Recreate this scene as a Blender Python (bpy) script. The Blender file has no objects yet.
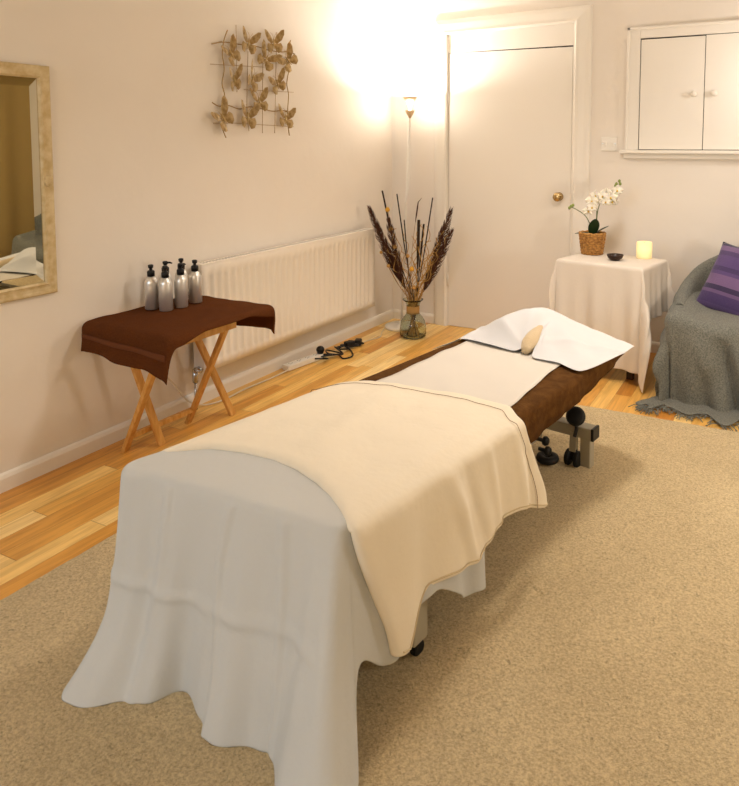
import bpy, bmesh, math, random
from mathutils import Vector, Matrix, noise
random.seed(7)
S = bpy.context.scene
COL = S.collection
PI = math.pi

# ------------------------------------------------------------------ camera, world, lights, exposure
cam = bpy.data.objects.new('camera', bpy.data.cameras.new('camera'))
COL.objects.link(cam)
cam.location = (2.658, -4.603, 1.3474)
cam.rotation_euler = (PI/2 - 0.0839, 0, 0.4765)
cam.data.sensor_fit = 'HORIZONTAL'
cam.data.sensor_width = 36.0
cam.data.lens = 700.0/739*36
cam.data.shift_x = -(425.36-369.5)/739
cam.data.shift_y = -(393.0-201.4)/739
cam.data.clip_start = 0.05
S.camera = cam

S.view_settings.view_transform = 'Standard'
S.view_settings.look = 'None'
S.view_settings.gamma = 1.0
S.view_settings.use_curve_mapping = False
S.view_settings.exposure = 0.12

world = bpy.data.worlds.new('world'); S.world = world
world.use_nodes = True
world.node_tree.nodes['Background'].inputs[0].default_value = (1.0, 0.80, 0.56, 1)
world.node_tree.nodes['Background'].inputs[1].default_value = 0.1

def light(name, kind, loc, power, color, size=0.1, target=None, size_y=None):
    d = bpy.data.lights.new(name, kind); d.energy = power; d.color = color
    if kind == 'AREA':
        d.size = size
        if size_y: d.shape = 'RECTANGLE'; d.size_y = size_y
    else:
        d.shadow_soft_size = size
    o = bpy.data.objects.new(name, d); COL.objects.link(o); o.location = loc
    if target is not None:
        o.rotation_euler = (Vector(target)-Vector(loc)).to_track_quat('-Z', 'Y').to_euler()
    return o
light('uplighter_bulb', 'POINT', (0.262, -0.2, 1.655), 47, (1.0, 0.96, 0.92), 0.012)
light('reading_bulb', 'POINT', (0.285, -0.242, 1.585), 4, (1.0, 0.95, 0.86), 0.02)
light('assumed_sofa_side_light', 'POINT', (2.72, -0.38, 1.72), 7.5, (1.0, 0.95, 0.92), 0.05)  # assumed source out of view by the sofa, for bottle shadows; no lamp modelled
light('low_fill', 'POINT', (3.35, -2.0, 0.95), 30, (1.0, 0.93, 0.84), 0.12)  # unseen fill added low on the right to lift rug and lower walls
p_ = light('overhead_fill', 'SPOT', (1.92, -1.72, 2.35), 86, (1.0, 0.90, 0.81), 0.16, (1.92, -1.72, 0))  # added overhead fill out of view, brightens table and rug but not upper walls
p_.data.spot_size = math.radians(142); p_.data.spot_blend = 0.9
light('rear_fill', 'POINT', (1.8, -6.0, 2.15), 34, (1.0, 0.76, 0.48), 0.25)  # warm fill added behind the camera for the near rug, no real fitting
light('assumed_window_light', 'AREA', (0.7, -6.85, 1.75), 28, (0.55, 0.88, 1.22), 1.3, (1.3, -3.0, 0.4), 1.2)  # cool area light added behind the camera, assumed daylight; no window built

# ------------------------------------------------------------------ helpers
def lin(h):
    h = h.lstrip('#'); out = []
    for i in (0, 2, 4):
        c = int(h[i:i+2], 16)/255
        out.append(c/12.92 if c <= .04045 else ((c+.055)/1.055)**2.4)
    return tuple(out)+(1,)

class NT:
    """small wrapper for building node materials"""
    def __init__(s, name):
        s.m = bpy.data.materials.new(name); s.m.use_nodes = True
        s.t = s.m.node_tree; s.b = s.t.nodes['Principled BSDF']
    def n(s, typ, **kw):
        nd = s.t.nodes.new(typ)
        for k, v in kw.items():
            if k in nd.inputs: nd.inputs[k].default_value = v
            else: setattr(nd, k, v)
        return nd
    def l(s, a, b): s.t.links.new(a, b)

def mat(name, color, rough=.6, metal=0, spec=.4, noise_scale=None, color2=None, bump=0, bump_scale=None, sheen=0,
        emit=None, emit_strength=0, trans=0, ior=1.45, sss=0, stretch=None, detail=4, alpha=1):
    q = NT(name); b = q.b
    b.inputs['Base Color'].default_value = lin(color) if isinstance(color, str) else color
    b.inputs['Roughness'].default_value = rough
    b.inputs['Metallic'].default_value = metal
    b.inputs['Specular IOR Level'].default_value = spec
    b.inputs['Sheen Weight'].default_value = sheen
    b.inputs['Transmission Weight'].default_value = trans
    b.inputs['IOR'].default_value = ior
    if sss:
        b.inputs['Subsurface Weight'].default_value = sss
        b.inputs['Subsurface Radius'].default_value = (.03, .02, .01)
    if emit:
        b.inputs['Emission Color'].default_value = lin(emit); b.inputs['Emission Strength'].default_value = emit_strength
    tc = q.n('ShaderNodeTexCoord'); src = tc.outputs['Object']
    if stretch:
        mp = q.n('ShaderNodeMapping'); mp.inputs['Scale'].default_value = stretch; q.l(src, mp.inputs[0]); src = mp.outputs[0]
    if color2:
        nz = q.n('ShaderNodeTexNoise', Scale=noise_scale or 20, Detail=detail); q.l(src, nz.inputs['Vector'])
        rp = q.n('ShaderNodeValToRGB'); rp.color_ramp.elements[0].position = .35; rp.color_ramp.elements[1].position = .65
        rp.color_ramp.elements[0].color = lin(color); rp.color_ramp.elements[1].color = lin(color2)
        q.l(nz.outputs['Fac'], rp.inputs[0]); q.l(rp.outputs[0], b.inputs['Base Color'])
    if bump:
        nb = q.n('ShaderNodeTexNoise', Scale=bump_scale or 60, Detail=5); q.l(src, nb.inputs['Vector'])
        bp = q.n('ShaderNodeBump', Strength=bump, Distance=.01); q.l(nb.outputs['Fac'], bp.inputs['Height']); q.l(bp.outputs[0], b.inputs['Normal'])
    return q.m

def smooth_shade(me, on=True):
    for p in me.polygons: p.use_smooth = on

def tag(o, label=None, cat=None, group=None, kind=None):
    if label: o['label'] = label
    if cat: o['category'] = cat
    if group: o['group'] = group
    if kind: o['kind'] = kind
    return o
def thing(name, label, cat, loc=(0, 0, 0), rotz=0, group=None, kind=None):
    o = bpy.data.objects.new(name, None); COL.objects.link(o); o.location = loc; o.rotation_euler = (0, 0, rotz)
    o.empty_display_size = .05
    return tag(o, label, cat, group, kind)
def obj(name, bm, m, parent=None, smooth=False, bevel=0, subsurf=0, solid=0, offset=0, angle=None):
    me = bpy.data.meshes.new(name)
    bmesh.ops.recalc_face_normals(bm, faces=bm.faces)
    bm.to_mesh(me); bm.free()
    for mm in (m if isinstance(m, (list, tuple)) else [m]): me.materials.append(mm)
    o = bpy.data.objects.new(name, me); COL.objects.link(o)
    if parent:
        o.parent = parent
    if smooth: smooth_shade(me)
    if solid:
        md = o.modifiers.new('solidify', 'SOLIDIFY'); md.thickness = solid; md.offset = offset
    if bevel:
        md = o.modifiers.new('bevel', 'BEVEL'); md.width = bevel; md.segments = 2; md.limit_method = 'ANGLE'
    if subsurf:
        md = o.modifiers.new('subsurf', 'SUBSURF'); md.levels = subsurf; md.render_levels = subsurf
    return o
def box(bm, a, b, M=None):
    x0, y0, z0 = a; x1, y1, z1 = b
    vs = [Vector(c) for c in ((x0,y0,z0),(x1,y0,z0),(x1,y1,z0),(x0,y1,z0),(x0,y0,z1),(x1,y0,z1),(x1,y1,z1),(x0,y1,z1))]
    vs = [bm.verts.new(M @ v if M else v) for v in vs]
    for f in ((0,3,2,1),(4,5,6,7),(0,1,5,4),(1,2,6,5),(2,3,7,6),(3,0,4,7)): bm.faces.new([vs[i] for i in f])
    return vs
def bx(a, b, M=None):
    bm = bmesh.new(); box(bm, a, b, M); return bm
def bar(bm, p, q, w, h, up=(0, 0, 1)):
    """rectangular bar from p to q, w wide and h deep"""
    p = Vector(p); q = Vector(q); d = (q-p).normalized(); u = Vector(up)
    s = d.cross(u)
    if s.length < 1e-4: s = d.cross(Vector((1, 0, 0)))
    s.normalize(); t = s.cross(d)
    vs = []
    for c in (p, q):
        for a, b in ((-1,-1),(1,-1),(1,1),(-1,1)): vs.append(bm.verts.new(c+s*a*w/2+t*b*h/2))
    for f in ((3,2,1,0),(4,5,6,7),(0,1,5,4),(1,2,6,5),(2,3,7,6),(3,0,4,7)): bm.faces.new([vs[i] for i in f])
def spline(pts, n=8):
    """Catmull-Rom through pts (tuples of any length)"""
    P = [tuple(p) for p in pts]; out = []
    for i in range(len(P)-1):
        a = P[max(i-1, 0)]; b = P[i]; c = P[i+1]; d = P[min(i+2, len(P)-1)]
        for k in range(n):
            t = k/n
            out.append(tuple(.5*((2*b[j])+(-a[j]+c[j])*t+(2*a[j]-5*b[j]+4*c[j]-d[j])*t*t+(-a[j]+3*b[j]-3*c[j]+d[j])*t**3) for j in range(len(b))))
    out.append(P[-1]); return out
def tube(bm, pts, r, seg=8, cap=True):
    pts = [Vector(p[:3]) for p in pts]; n = len(pts)
    rr = r if isinstance(r, (list, tuple)) else [r]*n
    rings = []; ref = None
    for i, p in enumerate(pts):
        d = (pts[min(i+1, n-1)]-pts[max(i-1, 0)])
        if d.length < 1e-9: d = Vector((0, 0, 1))
        d.normalize()
        if ref is None:
            ref = d.orthogonal().normalized()
        else:
            ref = ref - d*ref.dot(d)
            if ref.length < 1e-6: ref = d.orthogonal()
            ref.normalize()
        s = d.cross(ref)
        rings.append([bm.verts.new(p+(ref*math.cos(2*PI*k/seg)+s*math.sin(2*PI*k/seg))*rr[i]) for k in range(seg)])
    for i in range(n-1):
        for k in range(seg):
            bm.faces.new((rings[i][k], rings[i][(k+1) % seg], rings[i+1][(k+1) % seg], rings[i+1][k]))
    if cap:
        bm.faces.new(rings[0][::-1]); bm.faces.new(rings[-1])
def tb(pts, r, seg=8): bm = bmesh.new(); tube(bm, pts, r, seg); return bm
def lathe(bm, prof, seg=32, M=None):
    rings = []
    for r, z in prof:
        if r < 1e-6:
            v = Vector((0, 0, z)); rings.append([bm.verts.new(M @ v if M else v)])
        else:
            ring = []
            for k in range(seg):
                v = Vector((r*math.cos(2*PI*k/seg), r*math.sin(2*PI*k/seg), z)); ring.append(bm.verts.new(M @ v if M else v))
            rings.append(ring)
    for a, b in zip(rings, rings[1:]):
        for k in range(seg):
            k2 = (k+1) % seg
            if len(a) == 1 and len(b) == 1: continue
            if len(a) == 1: bm.faces.new((a[0], b[k], b[k2]))
            elif len(b) == 1: bm.faces.new((a[k], a[k2], b[0]))
            else: bm.faces.new((a[k], a[k2], b[k2], b[k]))
def lt(prof, seg=32, M=None): bm = bmesh.new(); lathe(bm, prof, seg, M); return bm
def ball(bm, c, r, sc=(1, 1, 1), u=14, v=10):
    M = Matrix.Translation(c) @ Matrix.Diagonal((r*sc[0], r*sc[1], r*sc[2], 1))
    bmesh.ops.create_uvsphere(bm, u_segments=u, v_segments=v, radius=1, matrix=M)
def grid(rows, closed=False):
    bm = bmesh.new(); V = [[bm.verts.new(p) for p in r] for r in rows]
    for a, b in zip(V, V[1:]):
        n = len(a)
        for k in range(n if closed else n-1):
            bm.faces.new((a[k], a[(k+1) % n], b[(k+1) % n], b[k]))
    return bm
def sstep(a, b, x):
    t = max(0., min(1., (x-a)/(b-a))); return t*t*(3-2*t)
def lerp_tab(tab, x):
    if x <= tab[0][0]: return tab[0][1]
    for (a, u), (b, v) in zip(tab, tab[1:]):
        if x <= b: return u+(v-u)*(x-a)/(b-a)
    return tab[-1][1]
def rotz(a): return Matrix.Rotation(a, 4, 'Z')
def ns(x, y, z=0): return noise.noise(Vector((x, y, z)))

# ------------------------------------------------------------------ materials
M_wall = mat('warm_white_emulsion', '#EEE6DB', .85, spec=.2, noise_scale=1.2, color2='#EAE1D5', bump=.22, bump_scale=9)
M_gloss = mat('white_gloss_paint', '#EFE8DC', .38, spec=.45, bump=.05, bump_scale=14)
M_rad = mat('radiator_enamel', '#EFE7DA', .35, spec=.45)
M_plastic = mat('white_plastic', '#EDE8DE', .4)
M_black = mat('black_plastic', '#0E0D0D', .42)
M_rubber = mat('black_rubber', '#131211', .6)
M_brass = mat('aged_brass', '#C2A878', .22, metal=1)
M_chrome = mat('chrome', '#C9C9C7', .2, metal=1)
M_alu = mat('brushed_aluminium', '#DEDCD8', .34, metal=.78, bump=.05, bump_scale=40, stretch=(1, 1, 30))
M_beige_steel = mat('cream_powder_coated_steel', '#A8A08C', .45)
M_wood = mat('blond_beech', '#C98F45', .5, noise_scale=9, color2='#DDA95F', stretch=(6, 6, 1.2), bump=.05)
M_darkwood = mat('dark_wood', '#3B2416', .5, noise_scale=8, color2='#553420', stretch=(5, 5, 1))
M_sheet = mat('white_cotton_sheet', '#C8C9C7', .9, spec=.1, sheen=0, bump=.12, bump_scale=60)
M_blanket = mat('cream_fleece_blanket', '#EBE0CB', .95, spec=.08, sheen=.05, bump=.14, bump_scale=45)
M_paper = mat('white_couch_paper', '#DAD3C8', .85, spec=.15, bump=.1, bump_scale=14)
M_cover = mat('bright_white_face_cover', '#D9D9DA', .85, spec=.2, bump=.06, bump_scale=30)
M_velour = mat('brown_velour', '#4E3216', .95, spec=.08, sheen=.0, noise_scale=26, color2='#60401E', bump=.25, bump_scale=120)
M_towel = mat('dark_brown_terry', '#552F17', 1, spec=.04, noise_scale=320, color2='#683C20', bump=.7, bump_scale=300)
M_towel_band = mat('brown_towel_band', '#653A21', .8, spec=.15, bump=.15, bump_scale=200)
M_tcloth = mat('white_muslin', '#DED4C7', .9, spec=.12, sheen=.1, bump=.1, bump_scale=70)
M_throw = mat('grey_chenille_throw', '#63655E', .95, spec=.06, sheen=.1, noise_scale=150, color2='#84837A', bump=.5, bump_scale=190)
M_stitch = mat('brown_stitching', '#8A6C4C', .9)
M_stitch2 = mat('cream_hem_stitching', '#CDBB9A', .9)
M_frame_gold = mat('distressed_cream_paint', '#D8C59C', .5, noise_scale=30, color2='#C2A978', bump=.15, bump_scale=40)
M_wire = mat('gold_brown_wire', '#A98A55', .45, metal=.3)
M_leaf = mat('orchid_leaf_green', '#1F3318', .4)
M_stem = mat('green_stem', '#5F6E38', .5)
M_petal = mat('orchid_petal', '#F5EEDF', .6, sss=.15)
M_petal_c = mat('orchid_heart', '#D9B64A', .6)
M_bud = mat('green_bud', '#8C9A52', .5)
M_plume = mat('dark_brown_plume', '#3A2115', .9, noise_scale=60, color2='#5A3522', stretch=(1, 1, .2))
M_tan_stem = mat('dry_tan_stem', '#8A6638', .8, noise_scale=40, color2='#A67F4B')
M_twig = mat('curly_willow_twig', '#BF9350', .75)
M_stick = mat('dark_dried_stick', '#211812', .8, noise_scale=50, color2='#3A2A1E')
M_seed = mat('dry_seed_pod', '#C49A58', .8, noise_scale=60, color2='#A87A40')
M_yellow = mat('dried_yellow_flower', '#D9A43A', .9, bump=.5, bump_scale=150)
M_raffia = mat('tan_raffia_band', '#B08A50', .8, bump=.4, bump_scale=120, stretch=(1, 1, 8))
M_cream_cable = mat('cream_cable', '#DCCFB8', .5)
M_curtain = mat('tan_curtain', '#A38A57', .95, spec=.1)
M_bowl = mat('dark_brown_wood_bowl', '#24140C', .3, noise_scale=30, color2='#3A2214')
M_beige_towel = mat('beige_face_towel', '#CDB793', .95, sheen=.2, bump=.3, bump_scale=120)
M_dark = mat('dark_gap', '#2A2119', .9)

def glass_mat():
    return mat('green_tinted_glass', '#E2E8DC', .03, trans=1, ior=1.45, spec=.5)
M_glass = glass_mat()
def mirror_mat():
    return mat('mirror_silver', '#C6BFA9', .015, metal=1)
M_mirror = mirror_mat()
def candle_mat():
    q = NT('lit_candle_wax'); b = q.b
    b.inputs['Base Color'].default_value = lin('#F2E2B4'); b.inputs['Roughness'].default_value = .5
    tc = q.n('ShaderNodeTexCoord'); sp = q.n('ShaderNodeSeparateXYZ'); q.l(tc.outputs['Object'], sp.inputs[0])
    mr = q.n('ShaderNodeMapRange'); mr.inputs[1].default_value = 0; mr.inputs[2].default_value = .105
    q.l(sp.outputs[2], mr.inputs[0])
    rp = q.n('ShaderNodeValToRGB'); e = rp.color_ramp.elements
    e[0].color = (.35, .35, .35, 1); e[1].color = (.6, .6, .6, 1); x = e.new(.55); x.color = (1, 1, 1, 1)
    q.l(mr.outputs[0], rp.inputs[0])
    b.inputs['Emission Color'].default_value = (1, .72, .26, 1)
    mu = q.n('ShaderNodeMath', operation='MULTIPLY'); mu.inputs[1].default_value = .62
    q.l(rp.outputs[0], mu.inputs[0]); q.l(mu.outputs[0], b.inputs['Emission Strength'])
    return q.m
M_candle = candle_mat()
def floor_mat():
    """long ash boards running along the left wall, tone changing board by board"""
    q = NT('ash_floorboards'); b = q.b
    tc = q.n('ShaderNodeTexCoord'); sp = q.n('ShaderNodeSeparateXYZ'); q.l(tc.outputs['Object'], sp.inputs[0])
    def m(op, a, c=None):
        nd = q.n('ShaderNodeMath', operation=op)
        for i, v in enumerate((a, c)):
            if v is None: continue
            if isinstance(v, (int, float)): nd.inputs[i].default_value = v
            else: q.l(v, nd.inputs[i])
        return nd.outputs[0]
    xs = m('DIVIDE', sp.outputs[0], .082); col = m('FLOOR', xs); fx = m('FRACT', xs)
    wn = q.n('ShaderNodeTexWhiteNoise', noise_dimensions='1D'); q.l(col, wn.inputs['W'])
    ys = m('ADD', m('DIVIDE', sp.outputs[1], 1.1), m('MULTIPLY', wn.outputs['Value'], 7.3)); row = m('FLOOR', ys); fy = m('FRACT', ys)
    idv = q.n('ShaderNodeCombineXYZ'); q.l(col, idv.inputs[0]); q.l(row, idv.inputs[1])
    wn2 = q.n('ShaderNodeTexWhiteNoise', noise_dimensions='2D'); q.l(idv.outputs[0], wn2.inputs['Vector'])
    rp = q.n('ShaderNodeValToRGB'); e = rp.color_ramp.elements
    e[0].position = 0; e[0].color = lin('#CC8838'); e[1].position = 1; e[1].color = lin('#FFDF9A')
    for p_, c_ in ((.25, '#DEA047'), (.5, '#EBB65C'), (.75, '#F5C872')):
        x = e.new(p_); x.color = lin(c_)
    q.l(wn2.outputs['Value'], rp.inputs[0])
    gv = q.n('ShaderNodeCombineXYZ'); q.l(m('MULTIPLY', sp.outputs[0], 22), gv.inputs[0]); q.l(m('MULTIPLY', sp.outputs[1], 1.6), gv.inputs[1])
    q.l(m('MULTIPLY', wn2.outputs['Value'], 40), gv.inputs[2])
    gn = q.n('ShaderNodeTexNoise', Scale=1.6, Detail=6, Distortion=1.4); q.l(gv.outputs[0], gn.inputs['Vector'])
    gr = q.n('ShaderNodeValToRGB'); gr.color_ramp.elements[0].position = .36; gr.color_ramp.elements[1].position = .62
    gr.color_ramp.elements[0].color = (.66, .6, .52, 1); gr.color_ramp.elements[1].color = (1.06, 1.06, 1.06, 1)
    q.l(gn.outputs['Fac'], gr.inputs[0])
    mx = q.n('ShaderNodeMix', data_type='RGBA', blend_type='MULTIPLY'); mx.inputs[0].default_value = .62
    q.l(rp.outputs[0], mx.inputs[6]); q.l(gr.outputs[0], mx.inputs[7])
    gap = m('MAXIMUM', m('LESS_THAN', fx, .018), m('LESS_THAN', fy, .0024))
    mg = q.n('ShaderNodeMix', data_type='RGBA'); q.l(m('MULTIPLY', gap, .6), mg.inputs[0]); q.l(mx.outputs[2], mg.inputs[6]); mg.inputs[7].default_value = lin('#6B3F1B')
    q.l(mg.outputs[2], b.inputs['Base Color'])
    b.inputs['Roughness'].default_value = .33; b.inputs['Specular IOR Level'].default_value = .45
    return q.m
M_floor = floor_mat()
def rug_mat():
    q = NT('beige_shag_pile'); b = q.b
    tc = q.n('ShaderNodeTexCoord')
    n1 = q.n('ShaderNodeTexNoise', Scale=130, Detail=6, Roughness=.75); q.l(tc.outputs['Object'], n1.inputs['Vector'])
    n2 = q.n('ShaderNodeTexNoise', Scale=3.5, Detail=5); q.l(tc.outputs['Object'], n2.inputs['Vector'])
    rp = q.n('ShaderNodeValToRGB'); e = rp.color_ramp.elements
    e[0].position = .3; e[0].color = lin('#B99964'); e[1].position = .60; e[1].color = lin('#F6DFAE')
    q.l(n1.outputs['Fac'], rp.inputs[0])
    r2 = q.n('ShaderNodeValToRGB'); r2.color_ramp.elements[0].position = .35; r2.color_ramp.elements[1].position = .65
    r2.color_ramp.elements[0].color = (.90, .89, .87, 1); r2.color_ramp.elements[1].color = (1, 1, 1, 1)
    q.l(n2.outputs['Fac'], r2.inputs[0])
    mx = q.n('ShaderNodeMix', data_type='RGBA', blend_type='MULTIPLY'); mx.inputs[0].default_value = 1
    q.l(rp.outputs[0], mx.inputs[6]); q.l(r2.outputs[0], mx.inputs[7])
    n3 = q.n('ShaderNodeTexNoise', Scale=48, Detail=3, Roughness=.6, Distortion=2.0); q.l(tc.outputs['Object'], n3.inputs['Vector'])
    r3 = q.n('ShaderNodeValToRGB'); r3.color_ramp.elements[0].position = .30; r3.color_ramp.elements[1].position = .40
    r3.color_ramp.elements[0].color = (.55, .5, .42, 1); r3.color_ramp.elements[1].color = (1, 1, 1, 1); q.l(n3.outputs['Fac'], r3.inputs[0])
    m3 = q.n('ShaderNodeMix', data_type='RGBA', blend_type='MULTIPLY'); m3.inputs[0].default_value = .8
    q.l(mx.outputs[2], m3.inputs[6]); q.l(r3.outputs[0], m3.inputs[7]); q.l(m3.outputs[2], b.inputs['Base Color'])
    b.inputs['Roughness'].default_value = 1; b.inputs['Specular IOR Level'].default_value = .08; b.inputs['Sheen Weight'].default_value = .25
    vo = q.n('ShaderNodeTexNoise', Scale=190, Detail=5, Roughness=.7, Distortion=.8); q.l(tc.outputs['Object'], vo.inputs['Vector'])
    bp = q.n('ShaderNodeBump', Strength=.9, Distance=.012); q.l(vo.outputs['Fac'], bp.inputs['Height']); q.l(bp.outputs[0], b.inputs['Normal'])
    return q.m
M_rug = rug_mat()
def weave_mat():
    q = NT('wicker_weave'); b = q.b
    tc = q.n('ShaderNodeTexCoord')
    n1 = q.n('ShaderNodeTexNoise', Scale=70, Detail=3); q.l(tc.outputs['Object'], n1.inputs['Vector'])
    rp = q.n('ShaderNodeValToRGB'); rp.color_ramp.elements[0].color = lin('#8A5A22'); rp.color_ramp.elements[1].color = lin('#C8934A')
    rp.color_ramp.elements[0].position = .35; rp.color_ramp.elements[1].position = .65
    q.l(n1.outputs['Fac'], rp.inputs[0]); q.l(rp.outputs[0], b.inputs['Base Color']); b.inputs['Roughness'].default_value = .6
    return q.m
M_wicker = weave_mat()
def cushion_mat():
    """purple woven stripes across the cushion's own height"""
    q = NT('purple_striped_weave'); b = q.b
    tc = q.n('ShaderNodeTexCoord'); sp = q.n('ShaderNodeSeparateXYZ'); q.l(tc.outputs['Object'], sp.inputs[0])
    mr = q.n('ShaderNodeMapRange'); mr.inputs[1].default_value = -.24; mr.inputs[2].default_value = .24; q.l(sp.outputs[1], mr.inputs[0])
    rp = q.n('ShaderNodeValToRGB'); rp.color_ramp.interpolation = 'CONSTANT'; e = rp.color_ramp.elements
    bands = [(0, '#4A3566'), (.16, '#3F2C5C'), (.27, '#5F476F'), (.31, '#2E2146'), (.37, '#6A5079'), (.50, '#4E386C'), (.54, '#3D2B59'), (.60, '#4F3A6D'), (.74, '#45325F'), (.80, '#6B527A'), (.87, '#2D2145'), (.92, '#6A527C')]
    e[0].position = 0; e[0].color = lin(bands[0][1]); e[1].position = bands[-1][0]; e[1].color = lin(bands[-1][1])
    for p_, c_ in bands[1:-1]:
        x = e.new(p_); x.color = lin(c_)
    q.l(mr.outputs[0], rp.inputs[0])
    nz = q.n('ShaderNodeTexNoise', Scale=140, Detail=2); q.l(tc.outputs['Object'], nz.inputs['Vector'])
    bp = q.n('ShaderNodeBump', Strength=.3, Distance=.01); q.l(nz.outputs['Fac'], bp.inputs['Height']); q.l(bp.outputs[0], b.inputs['Normal'])
    q.l(rp.outputs[0], b.inputs['Base Color']); b.inputs['Roughness'].default_value = .85; b.inputs['Sheen Weight'].default_value = .2
    return q.m
M_purple = cushion_mat()
def wing_mat():
    return mat('butterfly_wing_gold', '#D8BE8A', .42, metal=.2, noise_scale=45, color2='#AE8F58')
M_wing = wing_mat()

# ------------------------------------------------------------------ the room
X1, Y0, ZC = 3.85, -7.0, 2.5
def struct(name, bm, m, parent=None, **kw):
    o = obj(name, bm, m, parent, **kw)
    if not parent: o['kind'] = 'structure'
    return o
struct('floor', bx((-.12, Y0-.12, -.1), (X1+.12, .12, 0)), M_floor)
struct('ceiling', bx((-.12, Y0-.12, ZC), (X1+.12, .12, ZC+.1)), M_wall)
struct('wall_left', bx((-.12, Y0-.12, 0), (0, .12, ZC)), M_wall)
struct('wall_back', bx((0, 0, 0), (X1, .12, ZC)), M_wall)
struct('wall_right', bx((X1, Y0-.12, 0), (X1+.12, .12, ZC)), M_wall)
struct('wall_front', bx((0, Y0-.12, 0), (X1, Y0, ZC)), M_wall)

def skirting(name, p, q, n):
    """moulded board along p-q, n = direction into the room"""
    prof = [(0, 0), (.016, 0), (.016, .052), (.011, .064), (.004, .070), (0, .070)]
    p = Vector(p); q = Vector(q); n = Vector(n); bm = bmesh.new(); R = []
    for c in (p, q): R.append([bm.verts.new(c+n*a+Vector((0, 0, b))) for a, b in prof])
    k = len(prof)
    for i in range(k): bm.faces.new((R[0][i], R[0][(i+1) % k], R[1][(i+1) % k], R[1][i]))
    bm.faces.new(R[0]); bm.faces.new(R[1][::-1])
    struct(name, bm, M_gloss)
skirting('baseboard_left', (0, Y0, 0), (0, 0, 0), (1, 0, 0))
skirting('baseboard_back', (.016, 0, 0), (.362, 0, 0), (0, -1, 0))
skirting('baseboard_right', (1.505, 0, 0), (X1, 0, 0), (0, -1, 0))

# door with wide moulded architrave, fixed panel above the leaf
door = thing('door_1', 'plain white flush door with brass knob in the back wall', 'door', (.93, 0, 0), kind='structure')
door.location = (0, 0, 0)
def architrave():
    bm = bmesh.new()
    prof = [(0, 0), (0, .034), (.012, .040), (.03, .034), (.075, .028), (.092, .022), (.1, .018), (.108, .008), (.108, 0)]   # distance outward from opening, depth
    xl, xr, zt = .470, 1.395, 2.112
    st = [((xl, 0), (-1, 0)), ((xl, zt), (-1, 1)), ((xr, zt+.018), (1, 1)), ((xr, 0), (1, 0))]
    R = []
    for (x, z), (ox, oz) in st:
        R.append([bm.verts.new((x+ox*o_, -d_, z+oz*o_)) for o_, d_ in prof])
    k = len(prof)
    for a, b in zip(R, R[1:]):
        for i in range(k-1): bm.faces.new((a[i], a[i+1], b[i+1], b[i]))
    bm.faces.new(R[0]); bm.faces.new(R[-1][::-1])
    return bm
obj('architrave', architrave(), M_gloss, door)
bm = bmesh.new(); box(bm, (.470, -.012, 1.985), (1.395, 0, 2.14)); obj('transom_panel', bm, M_gloss, door)
bm = bmesh.new(); box(bm, (.470, -.002, 0), (1.395, 0.0, 1.99)); obj('shadow_gap', bm, M_dark, door)
bm = bmesh.new()
v = [(.479, 0.003), (1.381, 0.003), (1.3795, 1.9745), (.479, 1.9815)]
f = [bm.verts.new((x, -.014, z)) for x, z in v]; g = [bm.verts.new((x, -.001, z)) for x, z in v]
bm.faces.new(f)
for i in range(4): bm.faces.new((f[i], f[(i+1) % 4], g[(i+1) % 4], g[i]))
obj('door_leaf', bm, M_gloss, door)
bm = bmesh.new(); box(bm, (.462, -.02, 0), (.4765, -.002, 1.985)); box(bm, (1.3835, -.02, 0), (1.40, -.002, 1.985)); obj('door_stop', bm, M_gloss, door)
for z in (.34, 1.66):
    obj('hinge', tb([(.4775, -.019, z-.045), (.4775, -.019, z+.045)], .006, 8), M_gloss, door, smooth=True)
Mk = Matrix.Translation((1.304, -.014, .985)) @ Matrix.Rotation(PI/2, 4, 'X')
kn = obj('door_knob', lt([(0, 0), (.028, 0), (.029, .004), (.014, .008), (.011, .016), (.012, .028), (.024, .034), (.030, .042), (.031, .05), (.027, .06), (.015, .066), (0, .067)], 32, Mk), M_brass, door, smooth=True)
kn['label'] = 'round brass door knob'

# ------------------------------------------------------------------ built-in cupboard high on the back wall
cb = thing('wall_cupboard', 'white two-door cupboard set high in the back wall, right of the door', 'cupboard', (2.2, 0, 1.3))
def P(o, bm):
    M = o.matrix_basis.inverted() if False else Matrix.Translation(-Vector(o.location)); bm.transform(M); return bm
xl, xr, zb, zt = 1.738, 2.655, 1.300, 2.062
bm = bmesh.new()
box(bm, (xl, -.022, zb), (1.812, 0, zt)); box(bm, (2.580, -.022, zb), (xr, 0, zt)); box(bm, (1.812, -.022, 1.998), (2.580, 0, zt))
box(bm, (xl-.006, -.03, zb), (xl+.012, 0, zt+.006)); box(bm, (xr-.012, -.03, zb), (xr+.006, 0, zt+.006)); box(bm, (xl-.006, -.03, zt-.012), (xr+.006, 0, zt+.006))
obj('frame', P(cb, bm), M_gloss, cb, bevel=.003)
obj('recess', P(cb, bx((1.812, -.004, 1.3), (2.58, 0, 1.998))), M_dark, cb)
bm = bmesh.new(); box(bm, (xl-.035, -.055, 1.278), (xr+.035, 0, 1.300)); box(bm, (xl-.015, -.026, 1.246), (xr+.015, 0, 1.278))
obj('sill', P(cb, bm), M_gloss, cb, bevel=.004)
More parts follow.
